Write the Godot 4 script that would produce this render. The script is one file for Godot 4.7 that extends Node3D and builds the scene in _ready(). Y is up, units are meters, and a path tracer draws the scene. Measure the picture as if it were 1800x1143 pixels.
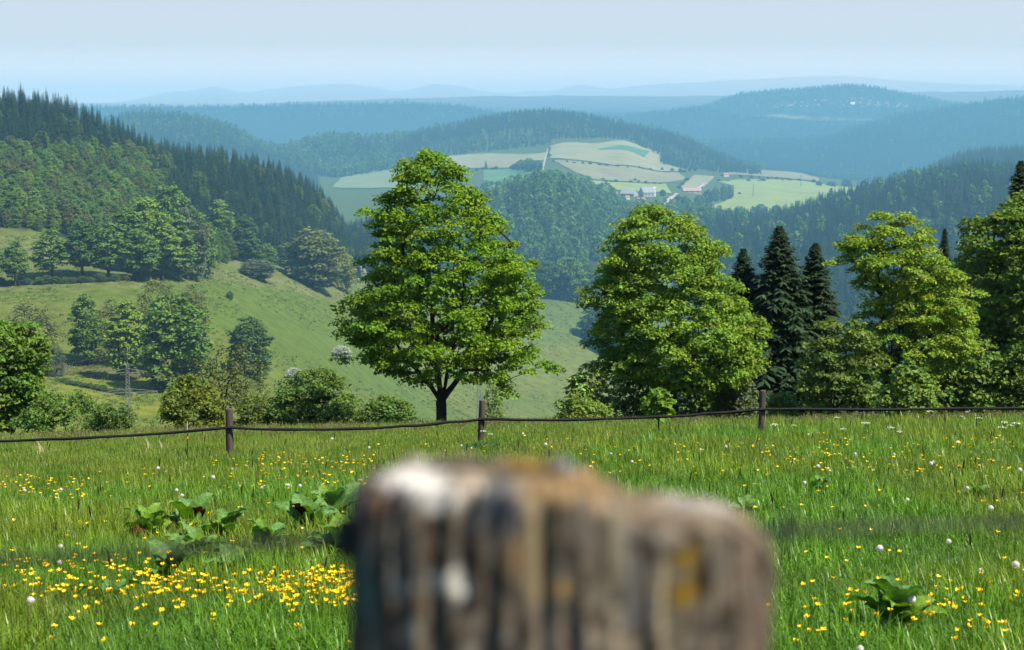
extends Node3D
# A hilltop meadow with a weathered fence post close by, maples behind the far fence and wooded hills fading into blue haze.

const F := 3165.0          # focal length in pixels of a 1800 wide picture
const EYE := 1.4           # eye height above the meadow, metres
const PITCH := 0.12151     # camera tilt downwards, radians

var ct := cos(PITCH)
var st := sin(PITCH)
var rng := RandomNumberGenerator.new()
var names := {}
var M := {}
var col_s := PackedFloat32Array()
var col_d: Array = []
var col_h: Array = []
var col_m: Array = []
var hill_noise := FastNoiseLite.new()
var patch_noise := FastNoiseLite.new()
var proto := {}

# ------------------------------------------------------------------ small helpers
class B:
	var v := PackedVector3Array()
	var n := PackedVector3Array()
	var c := PackedColorArray()
	var i := PackedInt32Array()
	func tri(p: Vector3, q: Vector3, r: Vector3, col: Color) -> void:
		var k := v.size()
		v.append(p); v.append(q); v.append(r)
		c.append(col); c.append(col); c.append(col)
		i.append(k); i.append(k + 1); i.append(k + 2)
	func quad(p: Vector3, q: Vector3, r: Vector3, s: Vector3, col: Color) -> void:
		var k := v.size()
		v.append(p); v.append(q); v.append(r); v.append(s)
		c.append(col); c.append(col); c.append(col); c.append(col)
		i.append(k); i.append(k + 1); i.append(k + 2)
		i.append(k); i.append(k + 2); i.append(k + 3)
	func box(lo: Vector3, hi: Vector3, col: Color) -> void:
		var p := []
		for a in 8:
			p.append(Vector3(hi.x if a & 1 else lo.x, hi.y if a & 2 else lo.y, hi.z if a & 4 else lo.z))
		quad(p[0], p[1], p[3], p[2], col); quad(p[4], p[6], p[7], p[5], col)
		quad(p[0], p[4], p[5], p[1], col); quad(p[2], p[3], p[7], p[6], col)
		quad(p[0], p[2], p[6], p[4], col); quad(p[1], p[5], p[7], p[3], col)
	func bar(p: Vector3, q: Vector3, r0: float, r1: float, sides: int, col: Color) -> void:
		var ax := (q - p).normalized()
		var u := ax.cross(Vector3.UP if absf(ax.y) < 0.9 else Vector3.RIGHT).normalized()
		var w := ax.cross(u)
		var k := v.size()
		for a in sides:
			var t := TAU * a / sides
			var o := u * cos(t) + w * sin(t)
			v.append(p + o * r0); v.append(q + o * r1)
			c.append(col); c.append(col)
		for a in sides:
			var e := (a + 1) % sides
			i.append(k + a * 2); i.append(k + a * 2 + 1); i.append(k + e * 2 + 1)
			i.append(k + a * 2); i.append(k + e * 2 + 1); i.append(k + e * 2)
	func mesh() -> ArrayMesh:
		var a := []
		a.resize(Mesh.ARRAY_MAX)
		a[Mesh.ARRAY_VERTEX] = v
		if n.size() == v.size():
			a[Mesh.ARRAY_NORMAL] = n
		a[Mesh.ARRAY_COLOR] = c
		a[Mesh.ARRAY_INDEX] = i
		var m := ArrayMesh.new()
		m.add_surface_from_arrays(Mesh.PRIMITIVE_TRIANGLES, a)
		return m
	func smooth() -> void:
		n = PackedVector3Array(); n.resize(v.size())
		for t in range(0, i.size(), 3):
			var f := (v[i[t + 2]] - v[i[t]]).cross(v[i[t + 1]] - v[i[t]])
			for e in 3:
				n[i[t + e]] += f
		for t in n.size():
			n[t] = n[t].normalized()

func rnd(a: float, b: float) -> float:
	return rng.randf_range(a, b)

func numbered(called: String) -> String:
	names[called] = names.get(called, -1) + 1
	return called if names[called] == 0 else "%s_%03d" % [called, names[called]]

func tag(o: Node, label: String, category: String, group := "") -> void:
	o.set_meta("label", label)
	o.set_meta("category", category)
	if group:
		o.set_meta("group", group)

func thing(called: String, at: Vector3, label: String, category: String, group := "") -> Node3D:
	var o := Node3D.new()
	o.name = numbered(called)
	add_child(o)
	o.position = at
	tag(o, label, category, group)
	return o

func part(called: String, mesh: Mesh, mat: Material, parent: Node) -> MeshInstance3D:
	var o := MeshInstance3D.new()
	o.name = called
	o.mesh = mesh
	o.material_override = mat
	parent.add_child(o, true)
	return o

func structure(called: String, mesh: Mesh, mat: Material, kind := "structure") -> MeshInstance3D:
	var o := MeshInstance3D.new()
	o.name = numbered(called)
	o.mesh = mesh
	o.material_override = mat
	add_child(o)
	o.set_meta("kind", kind)
	return o

func scatter(called: String, mesh: Mesh, mat: Material, where: Array, tints: Array, label: String, category: String, parent: Node = null) -> void:
	if where.is_empty():
		return
	var mm := MultiMesh.new()
	mm.transform_format = MultiMesh.TRANSFORM_3D
	mm.use_colors = true
	mm.mesh = mesh
	mm.instance_count = where.size()
	for k in where.size():
		mm.set_instance_transform(k, where[k])
		mm.set_instance_color(k, tints[k])
	var o := MultiMeshInstance3D.new()
	o.name = numbered(called)
	o.multimesh = mm
	o.material_override = mat
	add_child(o)
	o.set_meta("kind", "stuff")
	tag(o, label, category)

# ------------------------------------------------------------------ picture <-> place
func height_for(py: float, d: float) -> float:
	var b := (571.5 - py) / F
	return EYE + d * (b * ct - st) / (ct + b * st)

func project(p: Vector3) -> Vector2:
	var d := -p.z
	var zc := d * ct - (p.y - EYE) * st
	var yc := (p.y - EYE) * ct + d * st
	return Vector2(900.0 + F * p.x / zc, 571.5 - F * yc / zc)

func on_ground(px: float, d: float) -> Vector3:
	var x := (px - 900.0) / F * d
	for k in 3:
		var y := ground(x, -d)
		x = (px - 900.0) / F * (d * ct - (y - EYE) * st)
	return Vector3(x, ground(x, -d), -d)

func at(px: float, py: float, d: float) -> Vector3:
	var b := (571.5 - py) / F
	var k := d / (ct + b * st)
	return Vector3((px - 900.0) / F * k, EYE + k * (b * ct - st), -d)

func hit(px: float, py: float, near := 300.0) -> Vector3:
	var d := near
	var last := near
	for k in 900:
		var p := at(px, py, d)
		if p.y <= ground(p.x, p.z):
			var lo := last
			var hi := d
			for e in 14:
				var mid := (lo + hi) * 0.5
				p = at(px, py, mid)
				if p.y <= ground(p.x, p.z):
					hi = mid
				else:
					lo = mid
			p = at(px, py, hi)
			return Vector3(p.x, ground(p.x, p.z), p.z)
		last = d
		d *= 1.006
	return at(px, py, d)

# ------------------------------------------------------------------ the lie of the land: lines across the view, each [column, distance, row]
func land_lines() -> Array:
	return [
		[[-500, 9, 1143], [2300, 9, 1143]],
		[[-500, 29, 845], [0, 29, 822], [404, 29, 806], [845, 29, 785], [1338, 29, 773], [1800, 29, 764], [2300, 29, 755]],
		[[-500, 50, 798], [0, 50, 783], [404, 50, 768], [845, 50, 758], [1338, 50, 752], [1800, 50, 744], [2300, 50, 736]],
		[[-500, 62, 796], [0, 62, 781], [404, 62, 766], [845, 62, 756], [1338, 62, 750], [1800, 62, 742], [2300, 62, 734]],
		[[-500, 110, 815], [900, 110, 815], [2300, 110, 800]],
		[[-500, 430, 790], [0, 430, 790], [200, 430, 785], [400, 470, 775], [600, 600, 768], [845, 800, 765], [1000, 900, 780], [1183, 1000, 790], [1800, 900, 780], [2300, 900, 770]],
		[[-500, 560, 640], [0, 560, 652], [200, 560, 664], [400, 590, 648], [600, 720, 672], [845, 950, 692], [1000, 1050, 682], [1183, 1150, 650], [1338, 1150, 640], [2300, 1150, 630]],
		[[-500, 620, 530], [0, 620, 548], [200, 630, 552], [400, 700, 552], [600, 830, 580], [845, 1080, 590], [1000, 1150, 597], [1183, 1250, 580], [1338, 1250, 560], [2300, 1200, 550]],
		[[-500, 680, 490], [0, 680, 500], [200, 690, 494], [400, 800, 482], [600, 930, 514], [845, 1200, 534], [1000, 1280, 524], [1183, 1380, 520], [1338, 1350, 500], [2300, 1300, 490]],
		[[-500, 760, 380], [0, 760, 402], [80, 765, 408], [200, 770, 436], [300, 780, 458], [400, 860, 455], [600, 1000, 486], [845, 1350, 505], [1000, 1450, 495], [1183, 1550, 485], [1338, 1450, 460], [1500, 1450, 440], [2300, 1450, 410]],
		[[-500, 880, 270], [0, 880, 300], [200, 900, 340], [400, 980, 362], [600, 1100, 460], [845, 1600, 445], [1000, 1650, 435], [1183, 1750, 425], [1338, 1600, 420], [1500, 1600, 380], [1650, 1600, 345], [1800, 1600, 340], [2300, 1600, 330]],
		[[-500, 1020, 150], [0, 1020, 197], [100, 1020, 213], [200, 1030, 255], [300, 1060, 298], [400, 1080, 308], [500, 1120, 335], [570, 1150, 380], [620, 1250, 440], [845, 1900, 365], [960, 1850, 328], [1050, 1950, 365], [1100, 2000, 380], [1183, 2000, 382], [1338, 1800, 395], [1500, 1850, 345], [1650, 1900, 308], [1720, 1900, 298], [1800, 1950, 306], [2300, 1950, 280]],
		[[-500, 1400, 330], [200, 1400, 335], [400, 1500, 350], [580, 1700, 402], [620, 1850, 395], [845, 2150, 348], [960, 2150, 326], [1100, 2200, 352], [1183, 2200, 357], [1338, 2250, 382], [1500, 2200, 375], [1650, 2250, 350], [1800, 2300, 330], [2300, 2300, 320]],
		[[-500, 2200, 330], [400, 2200, 332], [580, 2400, 336], [700, 2400, 330], [845, 2450, 320], [960, 2450, 302], [1100, 2450, 325], [1183, 2450, 335], [1300, 2450, 352], [1338, 2500, 347], [1450, 2600, 345], [1560, 2600, 335], [1620, 2600, 312], [1660, 2600, 290], [1720, 2600, 272], [1800, 2600, 268], [2300, 2600, 250]],
		[[-500, 2900, 260], [0, 2900, 270], [400, 2900, 280], [520, 2900, 290], [580, 2900, 311], [700, 2900, 292], [845, 2950, 272], [950, 2950, 262], [985, 2950, 254], [1085, 3000, 250], [1160, 2950, 283], [1300, 2900, 303], [1400, 2950, 311], [1500, 3000, 326], [1650, 3200, 330], [2300, 3400, 330]],
		[[-500, 3300, 240], [100, 3300, 235], [180, 3300, 220], [230, 3300, 205], [300, 3300, 206], [400, 3300, 228], [490, 3300, 266], [540, 3300, 256], [600, 3300, 247], [650, 3300, 252], [750, 3350, 234], [850, 3400, 212], [940, 3450, 199], [1000, 3450, 203], [1100, 3400, 223], [1200, 3350, 245], [1260, 3300, 274], [1320, 3300, 296], [1400, 3400, 304], [1500, 3600, 316], [1650, 3900, 312], [2300, 3900, 310]],
		[[-500, 3900, 260], [600, 3900, 275], [940, 3950, 250], [1200, 3900, 292], [1300, 3900, 303], [1500, 3900, 316], [1800, 3950, 316], [2300, 3950, 310]],
		[[-500, 4600, 240], [600, 4600, 265], [900, 4600, 250], [1150, 4600, 247], [1250, 4600, 250], [1300, 4600, 250], [1430, 4650, 248], [1500, 4650, 228], [1560, 4700, 211], [1650, 4800, 195], [1700, 4800, 188], [1800, 4800, 174], [2300, 4800, 150]],
		[[-500, 5250, 230], [600, 5250, 250], [1150, 5250, 246], [1330, 5250, 244], [1500, 5250, 235], [1800, 5300, 240], [2300, 5300, 235]],
		[[-500, 5900, 192], [0, 5900, 191], [200, 5900, 189], [350, 5900, 190], [500, 5900, 186], [620, 5900, 184], [720, 5900, 183], [800, 5900, 188], [860, 5900, 196], [950, 5900, 207], [1100, 5900, 207], [1150, 5900, 200], [1220, 5900, 191], [1300, 5900, 203], [1400, 5900, 214], [1500, 5900, 216], [1700, 5900, 205], [2300, 5900, 200]],
		[[-500, 6600, 210], [1150, 6600, 214], [1250, 6600, 206], [1330, 6600, 204], [1500, 6600, 212], [1700, 6600, 206], [2300, 6600, 205]],
		[[-500, 7600, 200], [1050, 7600, 203], [1150, 7600, 200], [1200, 7600, 195], [1250, 7600, 184], [1300, 7600, 167], [1350, 7600, 162], [1440, 7600, 154], [1500, 7600, 151], [1560, 7600, 158], [1600, 7600, 167], [1660, 7600, 179], [1750, 7600, 190], [2300, 7600, 198]],
		[[-500, 8300, 198], [900, 8300, 196], [2300, 8300, 196]],
		[[-500, 9500, 192], [300, 9500, 190], [600, 9500, 177], [850, 9500, 170], [1100, 9500, 169], [1400, 9500, 167], [1800, 9500, 160], [2300, 9500, 160]],
		[[-500, 11000, 182], [2300, 11000, 180]],
		[[-500, 13500, 190], [0, 13500, 190], [180, 13500, 184], [250, 13500, 172], [300, 13500, 162], [330, 13500, 160], [375, 13500, 154], [430, 13500, 163], [480, 13500, 157], [540, 13500, 151], [600, 13500, 147], [650, 13500, 152], [700, 13500, 160], [770, 13500, 149], [810, 13500, 152], [850, 13500, 162], [900, 13500, 164], [935, 13500, 160], [970, 13500, 160], [1020, 13500, 149], [1070, 13500, 156], [1150, 13500, 149], [1250, 13500, 143], [1350, 13500, 138], [1480, 13500, 134], [1560, 13500, 140], [1700, 13500, 148], [1800, 13500, 152], [2300, 13500, 165]],
		[[-500, 14500, 200], [2300, 14500, 200]],
	]

func slopes(x: PackedFloat32Array, y: PackedFloat32Array) -> PackedFloat32Array:
	var n := x.size()
	var m := PackedFloat32Array()
	m.resize(n)
	for k in range(1, n - 1):
		var a := (y[k] - y[k - 1]) / (x[k] - x[k - 1])
		var b := (y[k + 1] - y[k]) / (x[k + 1] - x[k])
		m[k] = 0.0 if a * b <= 0.0 else 3.0 * a * b / (maxf(absf(a), absf(b)) + 2.0 * minf(absf(a), absf(b))) * signf(a) * signf(a)
		if a * b > 0.0:
			m[k] = signf(a) * minf(absf(m[k]), 3.0 * minf(absf(a), absf(b)))
	m[0] = (y[1] - y[0]) / (x[1] - x[0])
	m[n - 1] = (y[n - 1] - y[n - 2]) / (x[n - 1] - x[n - 2])
	return m

func curve(x: PackedFloat32Array, y: PackedFloat32Array, m: PackedFloat32Array, at_x: float) -> float:
	var n := x.size()
	if at_x <= x[0]:
		return y[0] + m[0] * (at_x - x[0])
	if at_x >= x[n - 1]:
		return y[n - 1]
	var k := x.bsearch(at_x)
	k = clampi(k - 1, 0, n - 2)
	var h := x[k + 1] - x[k]
	var t := (at_x - x[k]) / h
	var t2 := t * t
	var t3 := t2 * t
	return y[k] * (2 * t3 - 3 * t2 + 1) + m[k] * h * (t3 - 2 * t2 + t) + y[k + 1] * (3 * t2 - 2 * t3) + m[k + 1] * h * (t3 - t2)

func lay_land() -> void:
	var lines := land_lines()
	var per: Array = []
	for line in lines:
		var xs := PackedFloat32Array()
		var ds := PackedFloat32Array()
		var hs := PackedFloat32Array()
		for p in line:
			var y := height_for(p[2], p[1])
			var zc: float = p[1] * ct - (y - EYE) * st
			xs.append((p[0] - 900.0) / F * zc / p[1])
			ds.append(p[1])
			hs.append(y)
		per.append([xs, ds, slopes(xs, ds), hs, slopes(xs, hs)])
	var s := -0.44
	while s <= 0.44:
		col_s.append(s)
		var d := PackedFloat32Array([0.0])
		var h := PackedFloat32Array([0.0])
		for q in per:
			var s2 := clampf(s, q[0][0], q[0][q[0].size() - 1])
			d.append(curve(q[0], q[1], q[2], s2))
			h.append(curve(q[0], q[3], q[4], s2))
		col_d.append(d)
		col_h.append(h)
		col_m.append(slopes(d, h))
		s += 0.002

func ground(x: float, z: float) -> float:
	var d := -z
	if d <= 0.5:
		return -0.146 * d
	var k := (clampf(x / d, -0.4395, 0.4375) + 0.44) / 0.002
	var c := int(k)
	var y0 := curve(col_d[c], col_h[c], col_m[c], d)
	var y1 := curve(col_d[c + 1], col_h[c + 1], col_m[c + 1], d)
	var y := lerpf(y0, y1, k - c)
	if d > 140.0:
		var far := smoothstep(2600.0, 5000.0, d)
		y += hill_noise.get_noise_2d(x, z) * lerpf(1.6, 5.0, far) * smoothstep(140.0, 400.0, d)
		if d > 5000.0:
			y += hill_noise.get_noise_2d(x * 0.25, z * 0.25) * 7.0 * smoothstep(5000.0, 8000.0, d)
	return y

func line_distance(px: float, k: float) -> float:
	var s := (px - 900.0) / F
	var c := clampi(int((s + 0.44) / 0.002), 0, col_s.size() - 1)
	var a: PackedFloat32Array = col_d[c]
	var i := int(k)
	return lerpf(a[i], a[mini(i + 1, a.size() - 1)], k - i)

# ------------------------------------------------------------------ materials
func noise_texture(freq: float, lo: float, hi: float, seed_value: int, octaves := 4, size := 512) -> NoiseTexture2D:
	var f := FastNoiseLite.new()
	f.seed = seed_value
	f.frequency = freq
	f.fractal_octaves = octaves
	var t := NoiseTexture2D.new()
	t.width = size
	t.height = size
	t.seamless = true
	t.noise = f
	var g := Gradient.new()
	g.set_color(0, Color(lo, lo, lo))
	g.set_color(1, Color(hi, hi, hi))
	t.color_ramp = g
	return t

func plain(col: Color, rough := 0.8, spec := 0.4) -> StandardMaterial3D:
	var m := StandardMaterial3D.new()
	m.albedo_color = col.linear_to_srgb()
	m.vertex_color_use_as_albedo = true
	m.roughness = rough
	m.metallic_specular = spec
	return m

func leafy(col: Color, through := 0.8, rough := 0.5) -> StandardMaterial3D:
	var m := plain(col, rough, 0.24)
	m.backlight_enabled = true
	m.backlight = Color(0.93 * through, 1.0 * through, 0.5 * through)
	return m

func make_materials() -> void:
	M.white = plain(Color(1, 1, 1), 0.85, 0.3)
	var land := plain(Color(1, 1, 1), 0.95, 0.15)
	land.albedo_texture = noise_texture(0.02, 0.72, 1.0, 11, 5)
	land.uv1_triplanar = true
	land.uv1_world_triplanar = true
	land.uv1_scale = Vector3(0.011, 0.011, 0.011)
	land.detail_enabled = true
	land.detail_blend_mode = BaseMaterial3D.BLEND_MODE_MUL
	land.detail_uv_layer = BaseMaterial3D.DETAIL_UV_2
	land.detail_albedo = noise_texture(0.03, 0.5, 1.0, 23, 5)
	land.uv2_triplanar = true
	land.uv2_world_triplanar = true
	land.uv2_scale = Vector3(0.11, 0.03, 0.11)
	M.land = land
	M.leaf = leafy(Color(1, 1, 1), 0.92)
	M.grass = leafy(Color(1, 1, 1), 0.8, 0.36)
	M.grass.metallic_specular = 0.34
	M.needle = leafy(Color(1, 1, 1), 0.25, 0.75)
	var bark := plain(Color(1, 1, 1), 0.9, 0.2)
	bark.albedo_texture = noise_texture(0.06, 0.5, 1.0, 31, 4, 256)
	bark.uv1_triplanar = true
	bark.uv1_scale = Vector3(3.0, 0.8, 3.0)
	M.bark = bark
	M.petal = leafy(Color(1, 1, 1), 0.5, 0.3)
	M.fluff = leafy(Color(1, 1, 1), 0.6, 0.9)
	var wood := plain(Color(1, 1, 1), 0.9, 0.2)
	wood.albedo_texture = noise_texture(0.05, 0.55, 1.0, 41, 5, 512)
	wood.uv1_triplanar = true
	wood.uv1_scale = Vector3(14.0, 1.6, 14.0)
	M.wood = wood
	M.rope = plain(Color(1, 1, 1), 0.7, 0.3)
	M.metal = plain(Color(1, 1, 1), 0.55, 0.5)

# ------------------------------------------------------------------ trees
func leaf(b: B, p: Vector3, nrm: Vector3, size: float, col: Color) -> void:
	var u := nrm.cross(Vector3(rnd(-1, 1), rnd(-1, 1), rnd(-1, 1))).normalized()
	var w := nrm.cross(u).normalized()
	var tip := p + u * size
	var back := p - u * size * 0.25
	var fold := nrm * size * 0.13
	b.tri(back, p + w * size * 0.5 + fold, tip, col)
	b.tri(back, tip, p - w * size * 0.5 + fold, col)

func env_at(env: Array, h: float) -> Vector2:
	for k in range(env.size() - 1):
		if h >= env[k][0] and h <= env[k + 1][0]:
			var t: float = (h - env[k][0]) / maxf(env[k + 1][0] - env[k][0], 0.001)
			return Vector2(lerpf(env[k][1], env[k + 1][1], t), lerpf(env[k][2], env[k + 1][2], t))
	return Vector2.ZERO

# env: [[height, left, right], ...] from below upwards, metres; returns [trunk mesh, crown mesh]
func build_tree(env: Array, o: Dictionary) -> Array:
	var h0: float = env[0][0]
	var h1: float = env[env.size() - 1][0]
	var wide := 0.1
	for e in env:
		wide = maxf(wide, (e[2] - e[1]) * 0.5)
	var cr: float = o.get("clump", 0.6)
	var n_clumps: int = o.get("clumps", 150)
	var per: int = o.get("leaves", 100)
	var size: float = o.get("size", 0.17)
	var fork: float = o.get("fork", h0 * 0.6)
	var base_col: Color = o.get("col", Color(1, 1, 1))
	var depth: float = o.get("depth", 0.9)
	var flat: float = o.get("flat", 0.45)
	var shell: float = o.get("shell", 0.4)
	var clumps := PackedVector3Array()
	var holes: float = o.get("holes", 0.0)
	var shift := rnd(0, 900)
	var tries := 0
	while clumps.size() < n_clumps and tries < n_clumps * 30:
		tries += 1
		var h := rnd(h0, h1)
		var e := env_at(env, h)
		var hw := (e.y - e.x) * 0.5
		if rng.randf() > hw / wide + 0.06:
			continue
		var a := rnd(0, TAU)
		var lobe := 0.95 + 0.07 * sin(a * 3.0 + h * 2.1 / maxf(cr, 0.3)) + 0.04 * sin(a * 7.0 - h * 5.0)
		lobe *= 1.0 + (0.26 * hill_noise.get_noise_3d(cos(a) * 260.0 / cr * 0.4 + shift, h * 110.0 / cr * 0.4, sin(a) * 260.0 / cr * 0.4) if holes > 0.0 else 0.0)
		var r := maxf(hw - cr * 0.45, hw * 0.35) * lobe * lerpf(shell, 1.0, sqrt(rng.randf()))
		var p := Vector3((e.x + e.y) * 0.5 + r * cos(a), h, r * sin(a) * depth)
		if holes > 0.0 and hill_noise.get_noise_3d(p.x * 60.0 / cr + shift, p.y * 85.0 / cr, p.z * 60.0 / cr) < -0.32 + holes:
			continue
		var ok := true
		for q in clumps:
			if (q - p).length_squared() < cr * cr * 0.36:
				ok = false
				break
		if ok:
			clumps.append(p)
	for e in o.get("extra", []):
		clumps.append(e)
	# limbs: every clump hangs on the nearest limb that is already there
	var node := PackedVector3Array()
	var up := PackedInt32Array()
	var weight_of := PackedFloat32Array()
	var foot: Vector3 = o.get("foot", Vector3.ZERO)
	node.append(foot); up.append(-1)
	var steps := 5
	for k in range(1, steps + 1):
		var t := float(k) / steps
		node.append(foot + Vector3(sin(t * 3.0) * fork * 0.02, fork * t, 0)); up.append(node.size() - 2)
	var fork_node := node.size() - 1
	var top_e := env_at(env, lerpf(fork, h1, 0.7))
	var lead := Vector3((top_e.x + top_e.y) * 0.5, lerpf(fork, h1, 0.72), 0)
	var limbs: int = o.get("limbs", 6)
	for k in limbs + 1:
		var goal := lead
		if k > 0:
			var a := TAU * k / limbs + rnd(-0.35, 0.35)
			var hh := lerpf(fork, h1, rnd(0.3, 0.58))
			var e := env_at(env, clampf(hh, h0 + 0.01, h1 - 0.01))
			goal = Vector3((e.x + e.y) * 0.5 + (e.y - e.x) * 0.3 * cos(a), hh, (e.y - e.x) * 0.3 * depth * sin(a))
		var from := fork_node
		var p0 := node[from]
		for j in range(1, 7):
			var t := j / 6.0
			var p := p0.lerp(goal, t)
			p.y -= (goal.y - p0.y) * 0.22 * t * (1.0 - t) if k > 0 else 0.0
			p += Vector3(rnd(-1, 1), rnd(-0.5, 0.5), rnd(-1, 1)) * wide * 0.025
			node.append(p); up.append(from)
			from = node.size() - 1
	var order := range(clumps.size())
	order.sort_custom(func(x, y): return clumps[x].distance_squared_to(node[fork_node]) < clumps[y].distance_squared_to(node[fork_node]))
	var ends := PackedInt32Array()
	for id in order:
		var p := clumps[id]
		var best := fork_node
		var cost := 1e9
		for k in range(fork_node, node.size()):
			var away := node[k].distance_to(p) + maxf(0.0, node[k].y - p.y) * 0.9
			if away < cost:
				cost = away
				best = k
		var from := best
		var p0 := node[best]
		for j in range(1, 4):
			var t := j / 3.0
			var q := p0.lerp(p, t) + Vector3(rnd(-1, 1), rnd(-0.2, 1), rnd(-1, 1)) * cr * 0.1
			node.append(q); up.append(from)
			from = node.size() - 1
		ends.append(from)
	weight_of.resize(node.size())
	for e in ends:
		weight_of[e] += 1.0
	for k in range(node.size() - 1, 0, -1):
		weight_of[up[k]] += weight_of[k]
	var tr: float = o.get("trunk", 0.16)
	var tw := B.new()
	var total := maxf(weight_of[0], 1.0)
	var bark_col: Color = o.get("bark", Color(0.07, 0.06, 0.05))
	for k in range(1, node.size()):
		var r1 := maxf(tr * pow(weight_of[k] / total, 0.5), o.get("twig", 0.008))
		var r0 := maxf(tr * pow(weight_of[up[k]] / total, 0.5), o.get("twig", 0.008))
		r0 = minf(r0, r1 * 1.5)
		if k <= fork_node:
			r0 = tr * lerpf(1.35, 1.0, minf(1.0, (k - 1) / 2.0))
			r1 = tr * lerpf(1.35, 1.0, minf(1.0, k / 2.0))
		tw.bar(node[up[k]], node[k], r0, r1, 9 if r1 > tr * 0.35 else 4, bark_col)
	var cw := B.new()
	var vary: float = o.get("vary", 0.22)
	for p in clumps:
		var c_r := cr * rnd(0.7, 1.3)
		var tone := rnd(1.0 - vary, 1.0 + vary)
		var warm := rnd(-0.12, 0.14)
		for k in int(per * rnd(0.75, 1.25)):
			var dir := Vector3(rng.randfn(), rng.randfn(), rng.randfn()).normalized()
			if dir.y < -0.25:
				dir.y = -dir.y * 0.6
			var q := p + Vector3(dir.x, dir.y * flat, dir.z) * c_r * pow(rng.randf(), 0.4)
			q.y -= flat * c_r * 0.3 * (dir.x * dir.x + dir.z * dir.z)
			var nrm := (Vector3(0, 0.7, 0) + dir * 0.6 + Vector3(rnd(-1, 1), rnd(-1, 1), rnd(-1, 1)) * 0.8).normalized()
			var g := tone * rnd(0.78, 1.22)
			leaf(cw, q, nrm, size * rnd(0.5, 1.4), Color(base_col.r * g * (1.0 + warm), base_col.g * g, base_col.b * g * (1.0 - warm)))
	return [tw.mesh(), cw.mesh()]

func near_tree(called: String, label: String, category: String, px: float, d: float, rows: Array, o: Dictionary, group := "") -> Node3D:
	var base := on_ground(px, d)
	var py := project(base).y
	var k := d / F
	var env := []
	for r in range(rows.size() - 1, -1, -1):
		env.append([(py - rows[r][0]) * k, (rows[r][1] - px) * k, (rows[r][2] - px) * k])
	var extra := []
	for e in o.get("hang", []):
		extra.append(Vector3((e[0] - px) * k, (py - e[1]) * k, rnd(-0.3, 0.3)))
	o.extra = extra
	var made := build_tree(env, o)
	var t := thing(called, base, label, category, group)
	part("trunk", made[0], M.bark, t)
	var crown := part("crown", made[1], o.get("mat", M.leaf), t)
	crown.set_meta("kind", "stuff")
	return t

func build_spruce(tall: float, wide: float, tiers: int, arms: int, sprays: int, col: Color) -> Array:
	var tw := B.new()
	var cw := B.new()
	tw.bar(Vector3(0, -0.3, 0), Vector3(0, tall * 0.93, 0), wide * 0.07, wide * 0.006, 6, Color(0.05, 0.04, 0.03))
	for k in tiers:
		for a in arms:
			var t := (k + (a + rnd(-0.5, 0.5)) / arms) / tiers
			t = clampf(t, 0.0, 0.995)
			var h := tall * (0.03 + 0.965 * t)
			var reach := wide * pow(1.0 - t, 0.85) * rnd(0.7, 1.12) + wide * 0.02
			var ang := (k * arms + a) * 2.39996 + rnd(-0.3, 0.3)
			var out := Vector3(cos(ang), 0, sin(ang))
			var side := Vector3(-sin(ang), 0, cos(ang))
			var l := reach * rnd(0.75, 1.12)
			var droop := lerpf(0.42, -0.25, t * t)
			var g := rnd(0.65, 1.35)
			var c := Color(col.r * g, col.g * g, col.b * g)
			var p0 := Vector3(0, h, 0)
			if sprays <= 1:
				var tip := p0 + out * l - Vector3(0, l * droop, 0)
				var mid := p0 + out * l * 0.55 - Vector3(0, l * droop * 0.35, 0)
				var w := l * 0.48 + wide * 0.015
				cw.tri(p0, mid + side * w - Vector3(0, w * 0.5, 0), tip, c)
				cw.tri(p0, tip, mid - side * w - Vector3(0, w * 0.5, 0), c)
			else:
				for j in sprays:
					var f := (j + 1.0) / sprays
					var p := p0 + out * l * f * 0.9 - Vector3(0, l * droop * f * f, 0)
					var w := (l * lerpf(0.6, 0.26, f) if sprays < 6 else l * lerpf(0.36, 0.17, f)) + wide * 0.02
					for s in [-1.0, 1.0]:
						var dir: Vector3 = (out * 0.75 + side * s * rnd(0.4, 1.0) - Vector3(0, rnd(0.15, 0.7), 0)).normalized()
						var q: Vector3 = dir.cross(Vector3(rnd(-0.5, 0.5), 1, rnd(-0.5, 0.5))).normalized() * w * (0.34 if sprays < 6 else 0.2)
						var gg := rnd(0.8, 1.25)
						var cc := Color(c.r * gg, c.g * gg, c.b * gg)
						cw.tri(p - dir * w * 0.15, p + dir * w * 0.5 + q, p + dir * w * 1.1, cc)
						cw.tri(p - dir * w * 0.15, p + dir * w * 1.1, p + dir * w * 0.5 - q, cc)
	return [tw.mesh(), cw.mesh()]

func near_spruce(label: String, px: float, d: float, top: float, wide_px: float, col: Color) -> void:
	var base := on_ground(px, d)
	var tall := (project(base).y - top) * d / F
	var made := build_spruce(tall, wide_px * 0.5 * d / F, 46, 22, 9, col)
	var t := thing("spruce_tree", base, label, "spruce", "")
	part("trunk", made[0], M.bark, t)
	part("crown", made[1], M.needle, t).set_meta("kind", "stuff")

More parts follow.
